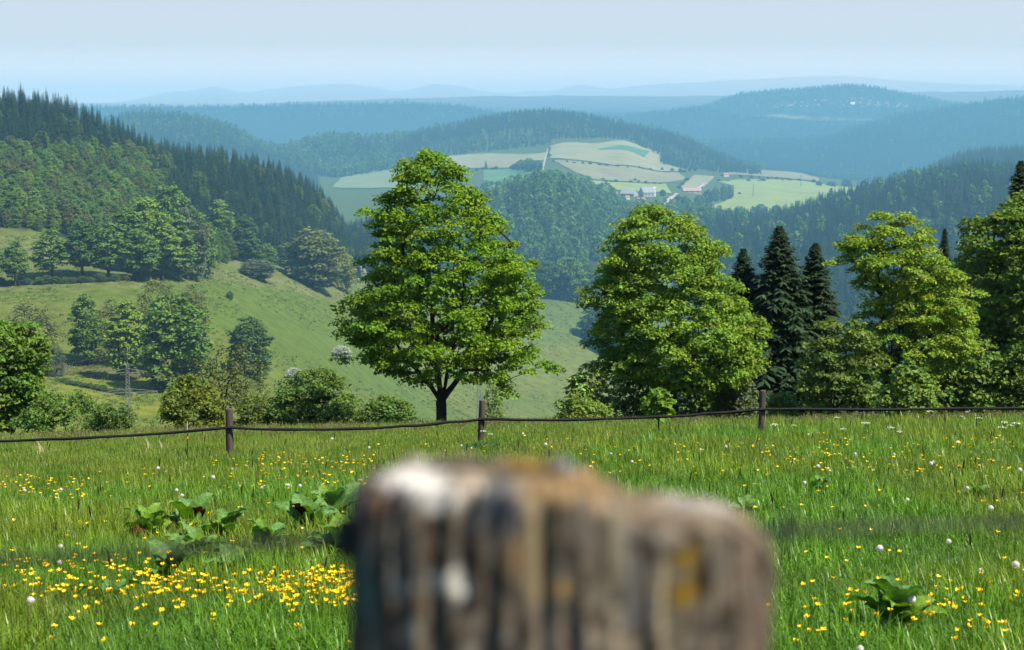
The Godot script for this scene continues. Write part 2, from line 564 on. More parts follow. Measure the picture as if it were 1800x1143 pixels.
func make_prototypes() -> void:
	# each unit tree is 20 m high and as wide as its crown says; copies are stretched to their own size
	var round_crown := [[4.5, -2.5, 2.5], [6, -5, 5], [9, -6.4, 6.4], [13, -6.2, 6.2], [16.5, -4.4, 4.4], [20, -1.2, 1.2]]
	var tall_crown := [[2.0, -2.0, 2.0], [4, -4.2, 4.2], [9, -5, 5], [14, -4.6, 4.6], [18, -2.6, 2.6], [20, -0.8, 0.8]]
	var full_crown := [[0.6, -4.0, 4.0], [3, -6.5, 6.5], [8, -7.5, 7.5], [13, -7, 7], [17, -4.8, 4.8], [20, -1.4, 1.4]]
	for v in 2:
		proto["maple%d" % v] = build_tree(round_crown, {"clump": 1.7, "clumps": 90, "leaves": 70, "size": 0.6, "trunk": 0.42, "fork": 5.0, "twig": 0.06, "flat": 0.5})
		proto["oval%d" % v] = build_tree(tall_crown, {"clump": 1.5, "clumps": 95, "leaves": 70, "size": 0.55, "trunk": 0.4, "fork": 3.0, "twig": 0.06, "flat": 0.6})
		proto["full%d" % v] = build_tree(full_crown, {"clump": 1.9, "clumps": 120, "leaves": 75, "size": 0.62, "trunk": 0.5, "fork": 2.0, "twig": 0.06, "flat": 0.6})
		proto["airy%d" % v] = build_tree(full_crown, {"clump": 2.0, "clumps": 85, "leaves": 70, "size": 0.42, "trunk": 0.4, "fork": 3.0, "twig": 0.09, "flat": 0.8})
		proto["spruce%d" % v] = build_spruce(20.0, 3.6, 22, 10, 3, Color(1, 1, 1))
	proto["far_spruce"] = build_spruce(20.0, 3.8, 11, 8, 1, Color(1, 1, 1))
	proto["far_round"] = build_tree([[2, -4, 4], [6, -7, 7], [12, -7, 7], [17, -5, 5], [20, -1.5, 1.5]], {"clump": 3.0, "clumps": 20, "leaves": 9, "size": 2.6, "trunk": 0.4, "fork": 3.0, "limbs": 2, "flat": 0.7, "twig": 0.1})

func tint(tone: String, col: Color, through := 0.6) -> StandardMaterial3D:
	var key := "foliage_" + tone
	if not M.has(key):
		M[key] = leafy(col, through, 0.6)
	return M[key]

const LEAFTONE := {
	"fresh": Color(0.15, 0.24, 0.03), "green": Color(0.1, 0.18, 0.032), "deep": Color(0.06, 0.12, 0.03), "olive": Color(0.13, 0.155, 0.035),
	"brown": Color(0.12, 0.145, 0.04), "grey": Color(0.095, 0.13, 0.07), "gold": Color(0.2, 0.22, 0.045), "spruce": Color(0.02, 0.045, 0.022), "white": Color(0.4, 0.42, 0.35),
}

func mid_tree(called: String, label: String, category: String, p: Vector3, tall: float, wide: float, shape: String, tone: String, group := "") -> Node3D:
	var t := thing(called, p, label, category, group)
	var made: Array = proto[shape]
	var w0 := 14.0 if shape.begins_with("full") or shape.begins_with("airy") else 12.6 if shape.begins_with("maple") else 10.0 if shape.begins_with("oval") else 7.2
	t.rotation.y = rnd(0, TAU)
	t.scale = Vector3(wide / w0, tall / 20.0, wide / w0)
	if not (shape.begins_with("full") and tall < 8.0):
		part("trunk", made[0], M.bark, t)
	part("crown", made[1], tint(tone, LEAFTONE[tone], 0.2 if tone == "spruce" else 0.7), t).set_meta("kind", "stuff")
	return t

# column, row of the foot, height and width in pixels of the photograph, shape, tone, label
func mid_from_photo(px: float, py: float, hp: float, wp: float, shape: String, tone: String, called: String, label: String, category: String, group := "", near := 380.0) -> void:
	var p := hit(px, py, near)
	var k := -p.z / F
	mid_tree(called, label, category, p - Vector3(0, 0.3, 0), hp * k, wp * k, shape, tone, group)

# ------------------------------------------------------------------ camera, air and sun
func set_view() -> void:
	var cam := Camera3D.new()
	cam.name = "camera"
	add_child(cam)
	cam.position = Vector3(0, EYE, 0)
	cam.rotation.x = -PITCH
	var lens := CameraAttributesPhysical.new()
	lens.frustum_focal_length = 66.46
	lens.frustum_focus_distance = 42.0
	lens.frustum_near = 0.05
	lens.frustum_far = 60000.0
	lens.exposure_aperture = 10.0
	lens.exposure_multiplier = 1.0
	cam.attributes = lens
	cam.fov = rad_to_deg(2.0 * atan(571.5 / F))
	cam.near = 0.05
	cam.far = 60000.0
	cam.current = true
	var sky_look := ProceduralSkyMaterial.new()
	sky_look.sky_top_color = Color(0.34, 0.48, 0.68)
	sky_look.sky_horizon_color = Color(0.645, 0.65, 0.625)
	sky_look.sky_curve = 0.12
	sky_look.ground_horizon_color = Color(0.70, 0.78, 0.80)
	sky_look.ground_bottom_color = Color(0.25, 0.28, 0.2)
	sky_look.sun_angle_max = 20.0
	var sky_of_day := Sky.new()
	sky_of_day.sky_material = sky_look
	var e := Environment.new()
	e.background_mode = Environment.BG_SKY
	e.sky = sky_of_day
	e.tonemap_mode = Environment.TONE_MAPPER_LINEAR
	e.tonemap_exposure = 2.2
	e.sdfgi_enabled = true
	e.ssao_enabled = true
	e.ssil_enabled = true
	e.fog_enabled = true
	e.fog_mode = Environment.FOG_MODE_EXPONENTIAL
	e.fog_light_color = Color(0.74, 0.9, 1.0)
	e.fog_density = 0.00005
	e.volumetric_fog_enabled = true
	e.volumetric_fog_density = 0.0
	var w := WorldEnvironment.new()
	w.name = "world"
	w.environment = e
	add_child(w)
	var sun := DirectionalLight3D.new()
	sun.name = "sun"
	sun.light_energy = 1.5
	sun.light_color = Color(1.0, 0.96, 0.88)
	sun.light_angular_distance = 0.5
	sun.shadow_enabled = true
	var az := deg_to_rad(122.0)
	var el := deg_to_rad(53.0)
	var to_sun := Vector3(sin(az) * cos(el), sin(el), -cos(az) * cos(el))
	add_child(sun)
	sun.look_at_from_position(Vector3.ZERO, -to_sun, Vector3.UP)

func far_haze() -> void:
	for layer in [[420.0, 5000.0, 0.000125, Color(0.48, 0.85, 1.0), "blue valley haze between the near slopes and the far ridges", 50.0], [7900.0, 12600.0, 0.00028, Color(1.0, 1.0, 0.98), "pale haze over the far lowland and mountains", 260.0]]:
		var f := FogVolume.new()
		f.name = numbered("haze_bank")
		f.shape = RenderingServer.FOG_VOLUME_SHAPE_BOX
		f.size = Vector3(16000.0, 760.0, layer[1] - layer[0])
		f.position = Vector3(0, layer[5] - 380.0, -(layer[0] + layer[1]) * 0.5)
		var fm := FogMaterial.new()
		fm.albedo = layer[3]
		fm.density = layer[2]
		f.material = fm
		add_child(f)
		f.set_meta("kind", "stuff")
		tag(f, layer[4], "haze")

# ------------------------------------------------------------------ the land
func land_colour(x: float, z: float) -> Color:
	var d := -z
	var s := x / maxf(d, 1.0)
	var px := 900.0 + s * F
	var c := clampi(int((s + 0.44) / 0.002), 0, col_s.size() - 1)
	var a: PackedFloat32Array = col_d[c]
	var i := clampi(a.bsearch(d) - 1, 0, a.size() - 2)
	var k := i + clampf((d - a[i]) / (a[i + 1] - a[i]), 0.0, 1.0)
	var v := patch_noise.get_noise_2d(x * 0.2, z * 0.2)
	var f := patch_noise.get_noise_2d(x, z)
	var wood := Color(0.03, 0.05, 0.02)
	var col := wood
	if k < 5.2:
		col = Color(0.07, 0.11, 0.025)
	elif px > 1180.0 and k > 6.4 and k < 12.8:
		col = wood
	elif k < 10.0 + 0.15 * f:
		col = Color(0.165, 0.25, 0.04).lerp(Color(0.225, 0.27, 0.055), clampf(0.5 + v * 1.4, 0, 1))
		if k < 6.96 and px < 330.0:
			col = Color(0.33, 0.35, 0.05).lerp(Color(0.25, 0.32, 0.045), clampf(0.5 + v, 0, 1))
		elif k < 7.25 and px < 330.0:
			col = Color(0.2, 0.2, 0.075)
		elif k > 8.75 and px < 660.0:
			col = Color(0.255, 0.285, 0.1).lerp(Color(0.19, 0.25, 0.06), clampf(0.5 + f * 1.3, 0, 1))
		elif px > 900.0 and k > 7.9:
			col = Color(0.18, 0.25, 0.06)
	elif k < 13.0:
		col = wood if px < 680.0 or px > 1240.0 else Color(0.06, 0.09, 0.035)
	elif k < 15.5 and px > 560.0 and px < 1560.0:
		col = Color(0.13, 0.19, 0.06)
	elif k > 20.75 and k < 21.15 and px > 1310.0 and px < 1560.0:
		col = Color(0.32, 0.3, 0.16) if f + v > -0.1 else Color(0.06, 0.1, 0.04)
	return col

func build_land() -> void:
	var b := B.new()
	var rows := PackedFloat32Array()
	var d := 64.0
	while d < 14500.0:
		rows.append(d)
		d *= 1.0105
	for r in rows.size():
		for c in col_s.size():
			var x := col_s[c] * rows[r]
			b.v.append(Vector3(x, ground(x, -rows[r]), -rows[r]))
			b.c.append(land_colour(x, -rows[r]))
	var w := col_s.size()
	for r in range(rows.size() - 1):
		for c in range(w - 1):
			var k := r * w + c
			b.i.append(k); b.i.append(k + w); b.i.append(k + w + 1)
			b.i.append(k); b.i.append(k + w + 1); b.i.append(k + 1)
	b.smooth()
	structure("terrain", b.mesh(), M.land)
	# the hilltop meadow, finer
	b = B.new()
	var nx := 141
	var nz := 111
	for r in nz:
		for c in nx:
			var z := lerpf(16.0, -72.0, r / (nz - 1.0))
			var x := lerpf(-42.0, 42.0, c / (nx - 1.0))
			b.v.append(Vector3(x, ground(x, z) + patch_noise.get_noise_2d(x * 8.0, z * 8.0) * 0.035, z))
			b.c.append(Color(0.075, 0.12, 0.025).lerp(Color(0.12, 0.13, 0.035), clampf(0.5 + patch_noise.get_noise_2d(x * 14.0, z * 14.0), 0, 1)))
	for r in range(nz - 1):
		for c in range(nx - 1):
			var k := r * nx + c
			b.i.append(k); b.i.append(k + nx); b.i.append(k + nx + 1)
			b.i.append(k); b.i.append(k + nx + 1); b.i.append(k + 1)
	b.smooth()
	structure("meadow_ground", b.mesh(), M.land)

func sheet(called: String, corners: Array, col: Color, label: String, lift := 0.9, stripes := 0.0) -> void:
	# a field: its outline laid on the hillside, filled with a fine net of its own
	var ring := PackedVector2Array()
	for p in corners:
		var h := hit(p[0], p[1], 1900.0)
		ring.append(Vector2(h.x, h.z))
	var lo := ring[0]
	var hi := ring[0]
	for p in ring:
		lo = lo.min(p)
		hi = hi.max(p)
	var b := B.new()
	var step := 7.0
	var x := lo.x
	while x < hi.x:
		var z := lo.y
		while z < hi.y:
			var cell := PackedVector2Array([Vector2(x, z), Vector2(x + step, z), Vector2(x + step, z + step * 2.0), Vector2(x, z + step * 2.0)])
			for piece in Geometry2D.intersect_polygons(cell, ring):
				var tri := Geometry2D.triangulate_polygon(piece)
				var g := 1.0 + 0.18 * patch_noise.get_noise_2d(x * 0.6, z * 0.6) + rnd(-0.03, 0.03)
				if stripes > 0.0:
					g += stripes * sin((x * 0.35 + z * 0.94) * 0.16)
				for t in range(0, tri.size(), 3):
					var q := []
					for e in 3:
						var f := piece[tri[t + e]]
						q.append(Vector3(f.x, ground(f.x, f.y) + lift, f.y))
					b.tri(q[0], q[1], q[2], Color(col.r * g, col.g * g, col.b * g))
			z += step * 2.0
		x += step
	if b.v.is_empty():
		return
	var o := structure(called, b.mesh(), M.white)
	o.set_meta("label", label)

func build_fields() -> void:
	var tan_col := Color(0.155, 0.145, 0.07)
	var straw := Color(0.18, 0.172, 0.08)
	var green := Color(0.05, 0.12, 0.045)
	var lime := Color(0.16, 0.19, 0.05)
	sheet("field", [[966, 258], [1000, 251], [1040, 253], [1083, 248], [1162, 267], [1160, 284], [1204, 299], [1192, 302], [1080, 291], [1000, 281], [966, 279]], straw, "pale straw field below the forest edge", 0.9, 0.08)
	sheet("field", [[1049, 264], [1073, 259.5], [1142, 267], [1132, 277]], green, "dark green crop patch inside the straw field", 1.6)
	sheet("field", [[968, 283], [1000, 283], [1080, 293], [1192, 304], [1208, 315], [1170, 322], [1037, 315], [1008, 302]], tan_col, "brownish fallow field above the farm", 0.9, 0.05)
	sheet("field", [[1037, 317.5], [1171, 324], [1181, 341], [1150, 338], [1060, 331], [1040, 326]], lime, "light green strip of field behind the farm")
	sheet("field", [[1220, 308], [1256, 311], [1238, 330], [1193, 331]], straw, "small straw field beside the long barn")
	sheet("field", [[1258, 320], [1400, 318], [1515, 331], [1480, 352], [1420, 368], [1385, 375], [1300, 372], [1240, 364], [1290, 347], [1290, 327]], lime, "broad yellow green field on the sunny slope")
	sheet("field", [[1323, 294], [1440, 314], [1440, 319], [1400, 316], [1270, 309], [1285, 303]], tan_col, "tan field strip under the forest corner")
	sheet("field", [[583, 330], [600, 313], [655, 299], [740, 299], [740, 333], [640, 332]], Color(0.13, 0.16, 0.07), "pale green field behind the spruce wood")
	sheet("field", [[780, 275], [845, 271], [962, 268], [958, 281], [905, 295], [800, 296]], straw, "straw field across the farm track from the fallow field")
	sheet("field", [[850, 300], [905, 297], [955, 303], [940, 310], [880, 324], [850, 318]], Color(0.07, 0.14, 0.055), "green field between straw strips")
	sheet("field", [[860, 326], [880, 325.5], [942, 311], [962, 305], [965, 309], [885, 332], [860, 335]], lime, "narrow light green strip above the woodland")
	sheet("farm_track", [[961.5, 262], [964.5, 262], [959, 285], [954, 305], [949, 305], [956, 283]], Color(0.25, 0.24, 0.18), "pale farm track climbing to the forest", 1.6)
	sheet("farm_track", [[1188, 341], [1194, 343], [1172, 362], [1163, 362]], Color(0.26, 0.24, 0.2), "pale gravel track below the farm", 1.6)
	sheet("farm_track", [[1238, 324], [1242, 325], [1232, 332], [1226, 332]], Color(0.28, 0.26, 0.22), "short pale track at the long barn", 1.9)

# ------------------------------------------------------------------ woods
func woods() -> void:
	var conifer := LEAFTONE.spruce as Color
	# [from column, to column, from line, to line, spacing, height, share of conifers, columns where broadleaves take over, tone]
	var stands := [
		[-330, 665, 10.05, 12.35, 5.4, 16.0, 0.9],
		[840, 1075, 10.6, 13.2, 9.0, 15.0, 0.12],
		[1075, 1250, 10.4, 12.4, 9.0, 14.0, 0.25],
		[1235, 2000, 6.6, 12.35, 7.0, 14.0, 0.95],
		[1600, 2000, 13.6, 14.4, 8.0, 14.0, 1.0],
		[660, 860, 10.4, 12.5, 9.0, 15.0, 0.5],
		[150, 505, 15.3, 16.4, 8.5, 14.0, 0.85],
		[505, 700, 14.9, 16.35, 9.0, 16.0, 0.7],
		[700, 968, 15.1, 16.35, 7.5, 13.0, 0.97],
		[968, 1165, 15.15, 16.35, 7.5, 13.0, 0.97],
		[1160, 1330, 14.9, 16.35, 7.5, 13.0, 0.97],
		[1150, 2000, 16.4, 18.25, 10.0, 14.0, 0.96],
		[150, 1150, 19.5, 20.06, 12.0, 13.0, 0.9],
		[1100, 1750, 19.3, 20.06, 12.0, 13.0, 0.9],
		[1200, 1700, 21.2, 22.06, 14.0, 12.0, 0.6],
	]
	var mass := {"spruce": [[], []], "round": [[], []], "mid_spruce": [[], []], "mid_round": [[], []]}
	var singles := []
	for w in stands.size():
		var s: Array = stands[w]
		var px: float = s[0]
		while px < s[1]:
			var d := line_distance(px, s[2])
			var d1 := line_distance(px, s[3])
			var dpx: float = s[4] * F / d
			while d < d1:
				var jx: float = px + rnd(-0.4, 1.4) * s[4] * F / d
				var jd: float = d + rnd(-1.1, 1.1) * s[4]
				var x: float = (jx - 900.0) / F * jd
				var y := ground(x, -jd)
				var tall: float = s[5] * rnd(0.55, 1.2)
				var con: bool = rng.randf() < s[6]
				if w == 0:
					var row := project(Vector3(x, y, -jd)).y
					# broadleaved belt low on the left of the slope
					var broad := smoothstep(330.0, 240.0, jx) * smoothstep(262.0, 300.0, row)
					broad = maxf(broad, smoothstep(395.0, 440.0, row) * smoothstep(480.0, 400.0, jx))
					con = rng.randf() > maxf(broad * 0.95, 0.07) and (jx > 240.0 or row < 300.0 or rng.randf() < 0.15)
					if not con:
						tall *= 0.72
				var pos := Vector3(x, y - 0.4, -jd)
				var size := tall / 20.0
				var g := rnd(0.7, 1.35)
				var tone: Color
				if con:
					tone = Color(conifer.r * g * rnd(0.9, 1.3), conifer.g * g, conifer.b * g)
				else:
					var kind := rng.randf()
					tone = LEAFTONE.green if kind < 0.45 else LEAFTONE.olive if kind < 0.65 else LEAFTONE.fresh if kind < 0.82 else LEAFTONE.brown
					if w != 0:
						tone = LEAFTONE.green if kind < 0.6 else LEAFTONE.deep
					tone = Color(tone.r * g, tone.g * g, tone.b * g)
				var wide := size * (rnd(0.85, 1.25) if con else rnd(0.8, 1.15))
				var t := Transform3D(Basis(Vector3.UP, rnd(0, TAU)).scaled(Vector3(wide, size, wide)), pos)
				var key := ("mid_" if d < (2000.0 if con else 1300.0) else "") + ("spruce" if con else "round")
				if w == 0 and jx > -60.0:
					singles.append([project(pos + Vector3(0, tall, 0)), t, con, pos, tall, wide, tone])
				else:
					mass[key][0].append(t)
					mass[key][1].append(tone)
				d += s[4]
			px += dpx
	# the 200 conifers and 90 broadleaved trees of the near slope that show best stand as trees of their own
	singles.sort_custom(func(p, q): return p[3].z > q[3].z)
	var sky_line := {}
	for e in singles:
		var bin := int(e[0].x / 7.0)
		if not sky_line.has(bin) or e[0].y < sky_line[bin][0].y:
			sky_line[bin] = e
	var chosen := {}
	for bin in sky_line:
		chosen[sky_line[bin]] = true
	var n_con := 0
	var n_round := 0
	for e in singles:
		var own: bool = chosen.has(e)
		if e[2]:
			if own or n_con < 170:
				own = true
				n_con += 1
		elif own or n_round < 110:
			own = true
			n_round += 1
		if own and e[2]:
			mid_tree("forest_spruce", "dark spruce in the forest on the steep near hillside", "spruce", e[3], e[4], e[5] * 7.2, "spruce%d" % rng.randi_range(0, 1), "spruce", "spruces of the near hillside forest")
		elif own:
			var tone: String = ["green", "green", "olive", "fresh", "brown"][rng.randi_range(0, 4)]
			mid_tree("forest_tree", "broadleaved tree at the forest edge on the near hillside", "tree", e[3], e[4], e[5] * 13.0, ["oval", "maple", "full"][rng.randi_range(0, 2)] + str(rng.randi_range(0, 1)), tone, "broadleaved trees of the near hillside forest")
		else:
			var key := "mid_" + ("spruce" if e[2] else "round")
			mass[key][0].append(e[1])
			mass[key][1].append(e[6])
	scatter("spruce_wood", proto.spruce0[1], M.needle, mass.mid_spruce[0], mass.mid_spruce[1], "dense dark spruce woods covering the two nearest hillsides", "forest")
	scatter("broadleaved_wood", proto.full0[1], M.leaf, mass.mid_round[0], mass.mid_round[1], "mixed green wood low on the near hillside", "forest")
	scatter("spruce_wood", proto.far_spruce[1], M.needle, mass.spruce[0], mass.spruce[1], "far dark conifer woods covering the hills across the valley", "forest")
	scatter("broadleaved_wood", proto.far_round[1], M.leaf, mass.round[0], mass.round[1], "far leafy woods on the knoll and valley floor", "forest")

func pasture() -> void:
	var b := B.new()
	for k in 16:
		var a := rnd(0, TAU)
		blade(b, Vector3(cos(a), 0, sin(a)) * rnd(0, 0.5), rnd(0.3, 0.6), 0.05, Vector3(rnd(-1, 1), 0, rnd(-1, 1)) * 0.25, Color(1, 1, 1) * rnd(0.8, 1.2))
	var w := []
	var c := []
	for k in 26000:
		var px := rnd(-150, 1120)
		var d := lerpf(line_distance(px, 6.0), line_distance(px, 10.0), rng.randf())
		var x := (px - 900.0) / F * d
		var n := patch_noise.get_noise_2d(x * 1.2, d * 0.5)
		if n < rnd(-0.25, 0.35):
			continue
		w.append(Transform3D(Basis(Vector3.UP, rnd(0, TAU)).scaled(Vector3.ONE * rnd(0.7, 1.9)), Vector3(x, ground(x, -d), -d)))
		var g := rnd(0.7, 1.15)
		c.append(Color(0.21 * g, 0.25 * g, 0.06 * g) if rng.randf() < 0.6 else Color(0.11 * g, 0.19 * g, 0.035 * g))
	scatter("pasture_tussock", b.mesh(), M.grass, w, c, "coarse grass tussocks on the pasture slopes of the valley", "grass")

func slope_trees() -> void:
	var row := "trees in a row across the hillside meadow"
	mid_from_photo(27, 503, 82, 56, "maple0", "green", "meadow_tree", "smallest round tree of the row on the hillside meadow", "tree", row)
	mid_from_photo(-12, 505, 75, 56, "maple1", "green", "meadow_tree", "tree at the open end of the hillside row", "tree", row)
	mid_from_photo(91, 492, 88, 72, "maple1", "green", "meadow_tree", "round tree on bare trunk between smallest and tallest of the hillside row", "tree", row)
	mid_from_photo(145, 490, 104, 78, "maple0", "deep", "meadow_tree", "tallest dark round tree on forked trunk in the hillside row", "tree", row)
	mid_from_photo(190, 490, 98, 84, "maple1", "green", "meadow_tree", "hillside row tree touching the leafy grove", "tree", row)
	var grove := "leafy grove at the end of the hillside row"
	for a in [[225, 478, 112, 80, "oval0", "green", "tree of the grove next to the hillside row"], [246, 495, 95, 78, "maple0", "green", "lower round tree in front of the grove"], [262, 476, 130, 84, "oval1", "fresh", "bright oval tree in the middle of the grove"], [285, 494, 120, 84, "maple1", "fresh", "bright round tree at the front of the grove"], [312, 494, 118, 78, "oval0", "green", "oval tree at the front of the grove hiding its trunk"], [335, 490, 128, 74, "full0", "grey", "greyish full tree near the open end of the grove"], [352, 486, 112, 66, "full1", "green", "last low branched tree at the open end of the grove"], [300, 470, 145, 95, "full1", "green", "largest dome shaped tree rising over the grove"], [240, 462, 115, 90, "full0", "green", "broad tree at the back of the grove by the forest"]]:
		mid_from_photo(a[0], a[1], a[2], a[3], a[4], a[5], "grove_tree", a[6], "tree", grove)
	mid_from_photo(389, 436, 86, 50, "oval1", "fresh", "grove_tree", "slim bright green tree standing before the dark spruces", "tree")
	mid_from_photo(432, 462, 84, 52, "oval0", "deep", "grove_tree", "dark bluish tree at the foot of the spruce slope", "tree")
	mid_from_photo(468, 474, 48, 42, "full0", "green", "shrub", "rounded green shrub between dark tree and broad brownish tree", "shrub")
	mid_from_photo(450, 489, 34, 74, "full1", "grey", "shrub", "low wide grey green shrub on the meadow slope", "shrub")
	mid_from_photo(552, 506, 104, 118, "full1", "brown", "broad_tree", "broad brownish green tree with forked trunk on the slope", "tree")
	mid_from_photo(597, 508, 72, 62, "full0", "gold", "broad_tree", "yellowish tree leaning against the broad brownish tree", "tree")
	mid_from_photo(404, 526, 16, 14, "full0", "deep", "shrub", "tiny lone shrub on the meadow slope", "shrub")
	mid_from_photo(633, 488, 22, 24, "full0", "white", "hawthorn_bush", "small white flowering bush behind the big maple", "bush")
	# clump of trees round the bright field
	mid_from_photo(152, 642, 126, 64, "oval0", "green", "field_tree", "slender tree with bare lower trunk above the bright field", "tree")
	mid_from_photo(223, 668, 142, 84, "oval1", "fresh", "field_tree", "bright topped tree at the middle of the field clump", "tree")
	mid_from_photo(196, 640, 116, 70, "airy0", "brown", "field_tree", "brownish thin tree behind the bright topped tree", "tree")
	mid_from_photo(308, 686, 175, 142, "full0", "green", "field_tree", "largest dense dome shaped willow of the field clump", "tree")
	mid_from_photo(280, 612, 124, 92, "airy1", "olive", "field_tree", "olive toned tree rising behind the dome shaped willow", "tree")
	mid_from_photo(338, 606, 108, 82, "airy0", "olive", "field_tree", "lower olive tree leaning over the dome shaped willow", "tree")
	mid_from_photo(440, 662, 106, 90, "full1", "deep", "field_tree", "dark tree standing alone on the green slope", "tree")
	mid_from_photo(55, 652, 122, 122, "airy1", "brown", "field_tree", "wide brownish tree in young leaf beside the field", "tree")
	mid_from_photo(100, 662, 60, 40, "airy0", "grey", "field_tree", "small grey green tree beside the wide brownish tree", "tree")
	mid_from_photo(518, 676, 32, 42, "full0", "white", "hawthorn_bush", "white flowering bush behind the green shrubs", "bush")
	mid_from_photo(600, 634, 28, 38, "full1", "white", "hawthorn_bush", "white flowering bush beside the big maple crown", "bush")
	for k in 17:
		mid_from_photo(4 + k * 15.5 + rnd(-5, 5), 502 - k * 0.6, rnd(9, 17), rnd(14, 26), "full%d" % (k % 2), ["deep", "green", "grey"][k % 3], "hedge_shrub", "low shrub of the hedge below the hillside tree row", "shrub", "hedge shrubs below the row of trees")
	for k in 12:
		mid_from_photo(104 + k * 11.0, 672 + k * 2.2, rnd(9, 15), rnd(14, 22), "full%d" % (k % 2), ["grey", "green"][k % 2], "field_hedge_shrub", "low grey green shrub of the hedge along the bright field", "shrub", "hedge shrubs along the bright field")
	# across the valley, behind the maples
	mid_from_photo(974, 462, 44, 34, "spruce0", "spruce", "valley_tree", "small dark conifer seen between the two big maples", "spruce", "", 900.0)
	mid_from_photo(1000, 527, 78, 74, "full0", "green", "valley_tree", "round valley tree between the two big maples", "tree", "", 900.0)
	mid_from_photo(962, 524, 66, 60, "full1", "deep", "valley_tree", "darker valley tree half behind the big maple", "tree", "", 900.0)
	mid_from_photo(1030, 522, 60, 60, "full1", "deep", "valley_tree", "darker valley tree half behind the second maple", "tree", "", 900.0)
	for a in [[1066, 622], [1085, 612], [1048, 600], [1105, 625]]:
		mid_from_photo(a[0], a[1], 70, 70, "full0", "deep", "shade_tree", "slope tree behind the second maple shading the meadow", "tree", "slope trees behind the second maple", 900.0)
	# hedges along the far field edges
	for e in [[968, 283, 1204, 302, 15], [1037, 317, 1171, 324, 9], [1208, 316, 1192, 332, 5], [966, 258, 966, 279, 4], [1258, 319, 1400, 317, 7], [1270, 309, 1440, 320, 9], [800, 297, 905, 296, 6], [862, 336, 962, 311, 7], [1300, 373, 1420, 369, 7]]:
		for k in e[4]:
			var q: float = (k + rnd(0, 0.9)) / e[4]
			mid_from_photo(lerpf(e[0], e[2], q), lerpf(e[1], e[3], q) + 0.8, rnd(2.5, 6.0), rnd(4, 11), "full%d" % (k % 2), ["deep", "green"][k % 2], "field_bush", "tiny hedge bush on the edge of a far field", "bush", "hedge bushes of the far fields", 2000.0)
	# trees among the far fields
	var far := "trees among the far fields"
	mid_from_photo(854, 297, 18, 9, "spruce0", "deep", "far_field_tree", "slim dark tree alone in the far straw field", "tree", "", 2000.0)
	mid_from_photo(1440, 356, 22, 15, "spruce1", "deep", "far_field_tree", "pointed dark tree alone in the far yellow green field", "tree", "", 2000.0)
	for a in [[917, 300, 20, 26], [930, 302, 24, 30], [945, 301, 20, 22], [905, 299, 12, 16], [971, 310, 12, 20], [1272, 352, 28, 16], [1258, 354, 26, 18], [1282, 350, 24, 14], [1245, 357, 24, 20], [1230, 360, 18, 22], [1205, 362, 18, 22], [1192, 351, 10, 12], [1172, 284, 18, 20], [1311, 298, 14, 18], [1196, 303, 8, 8], [1213, 301, 8, 7], [1222, 301, 8, 6], [1338, 380, 22, 26], [1365, 378, 18, 20], [1300, 380, 18, 26], [1410, 371, 8, 16], [1440, 327, 10, 12], [1462, 328, 10, 22], [1488, 328, 14, 20], [1520, 330, 14, 22], [1116, 318, 5, 8], [1060, 316, 4, 8], [1300, 342, 5, 6], [838, 300, 5, 7], [1030, 318, 10, 22], [1050, 350, 12, 24], [1165, 345, 12, 12]]:
		mid_from_photo(a[0], a[1], a[2], a[3], "full%d" % rng.randi_range(0, 1), ["deep", "green"][rng.randi_range(0, 1)], "far_tree", "small rounded tree or hedge clump among the far fields", "tree", far, 2000.0)

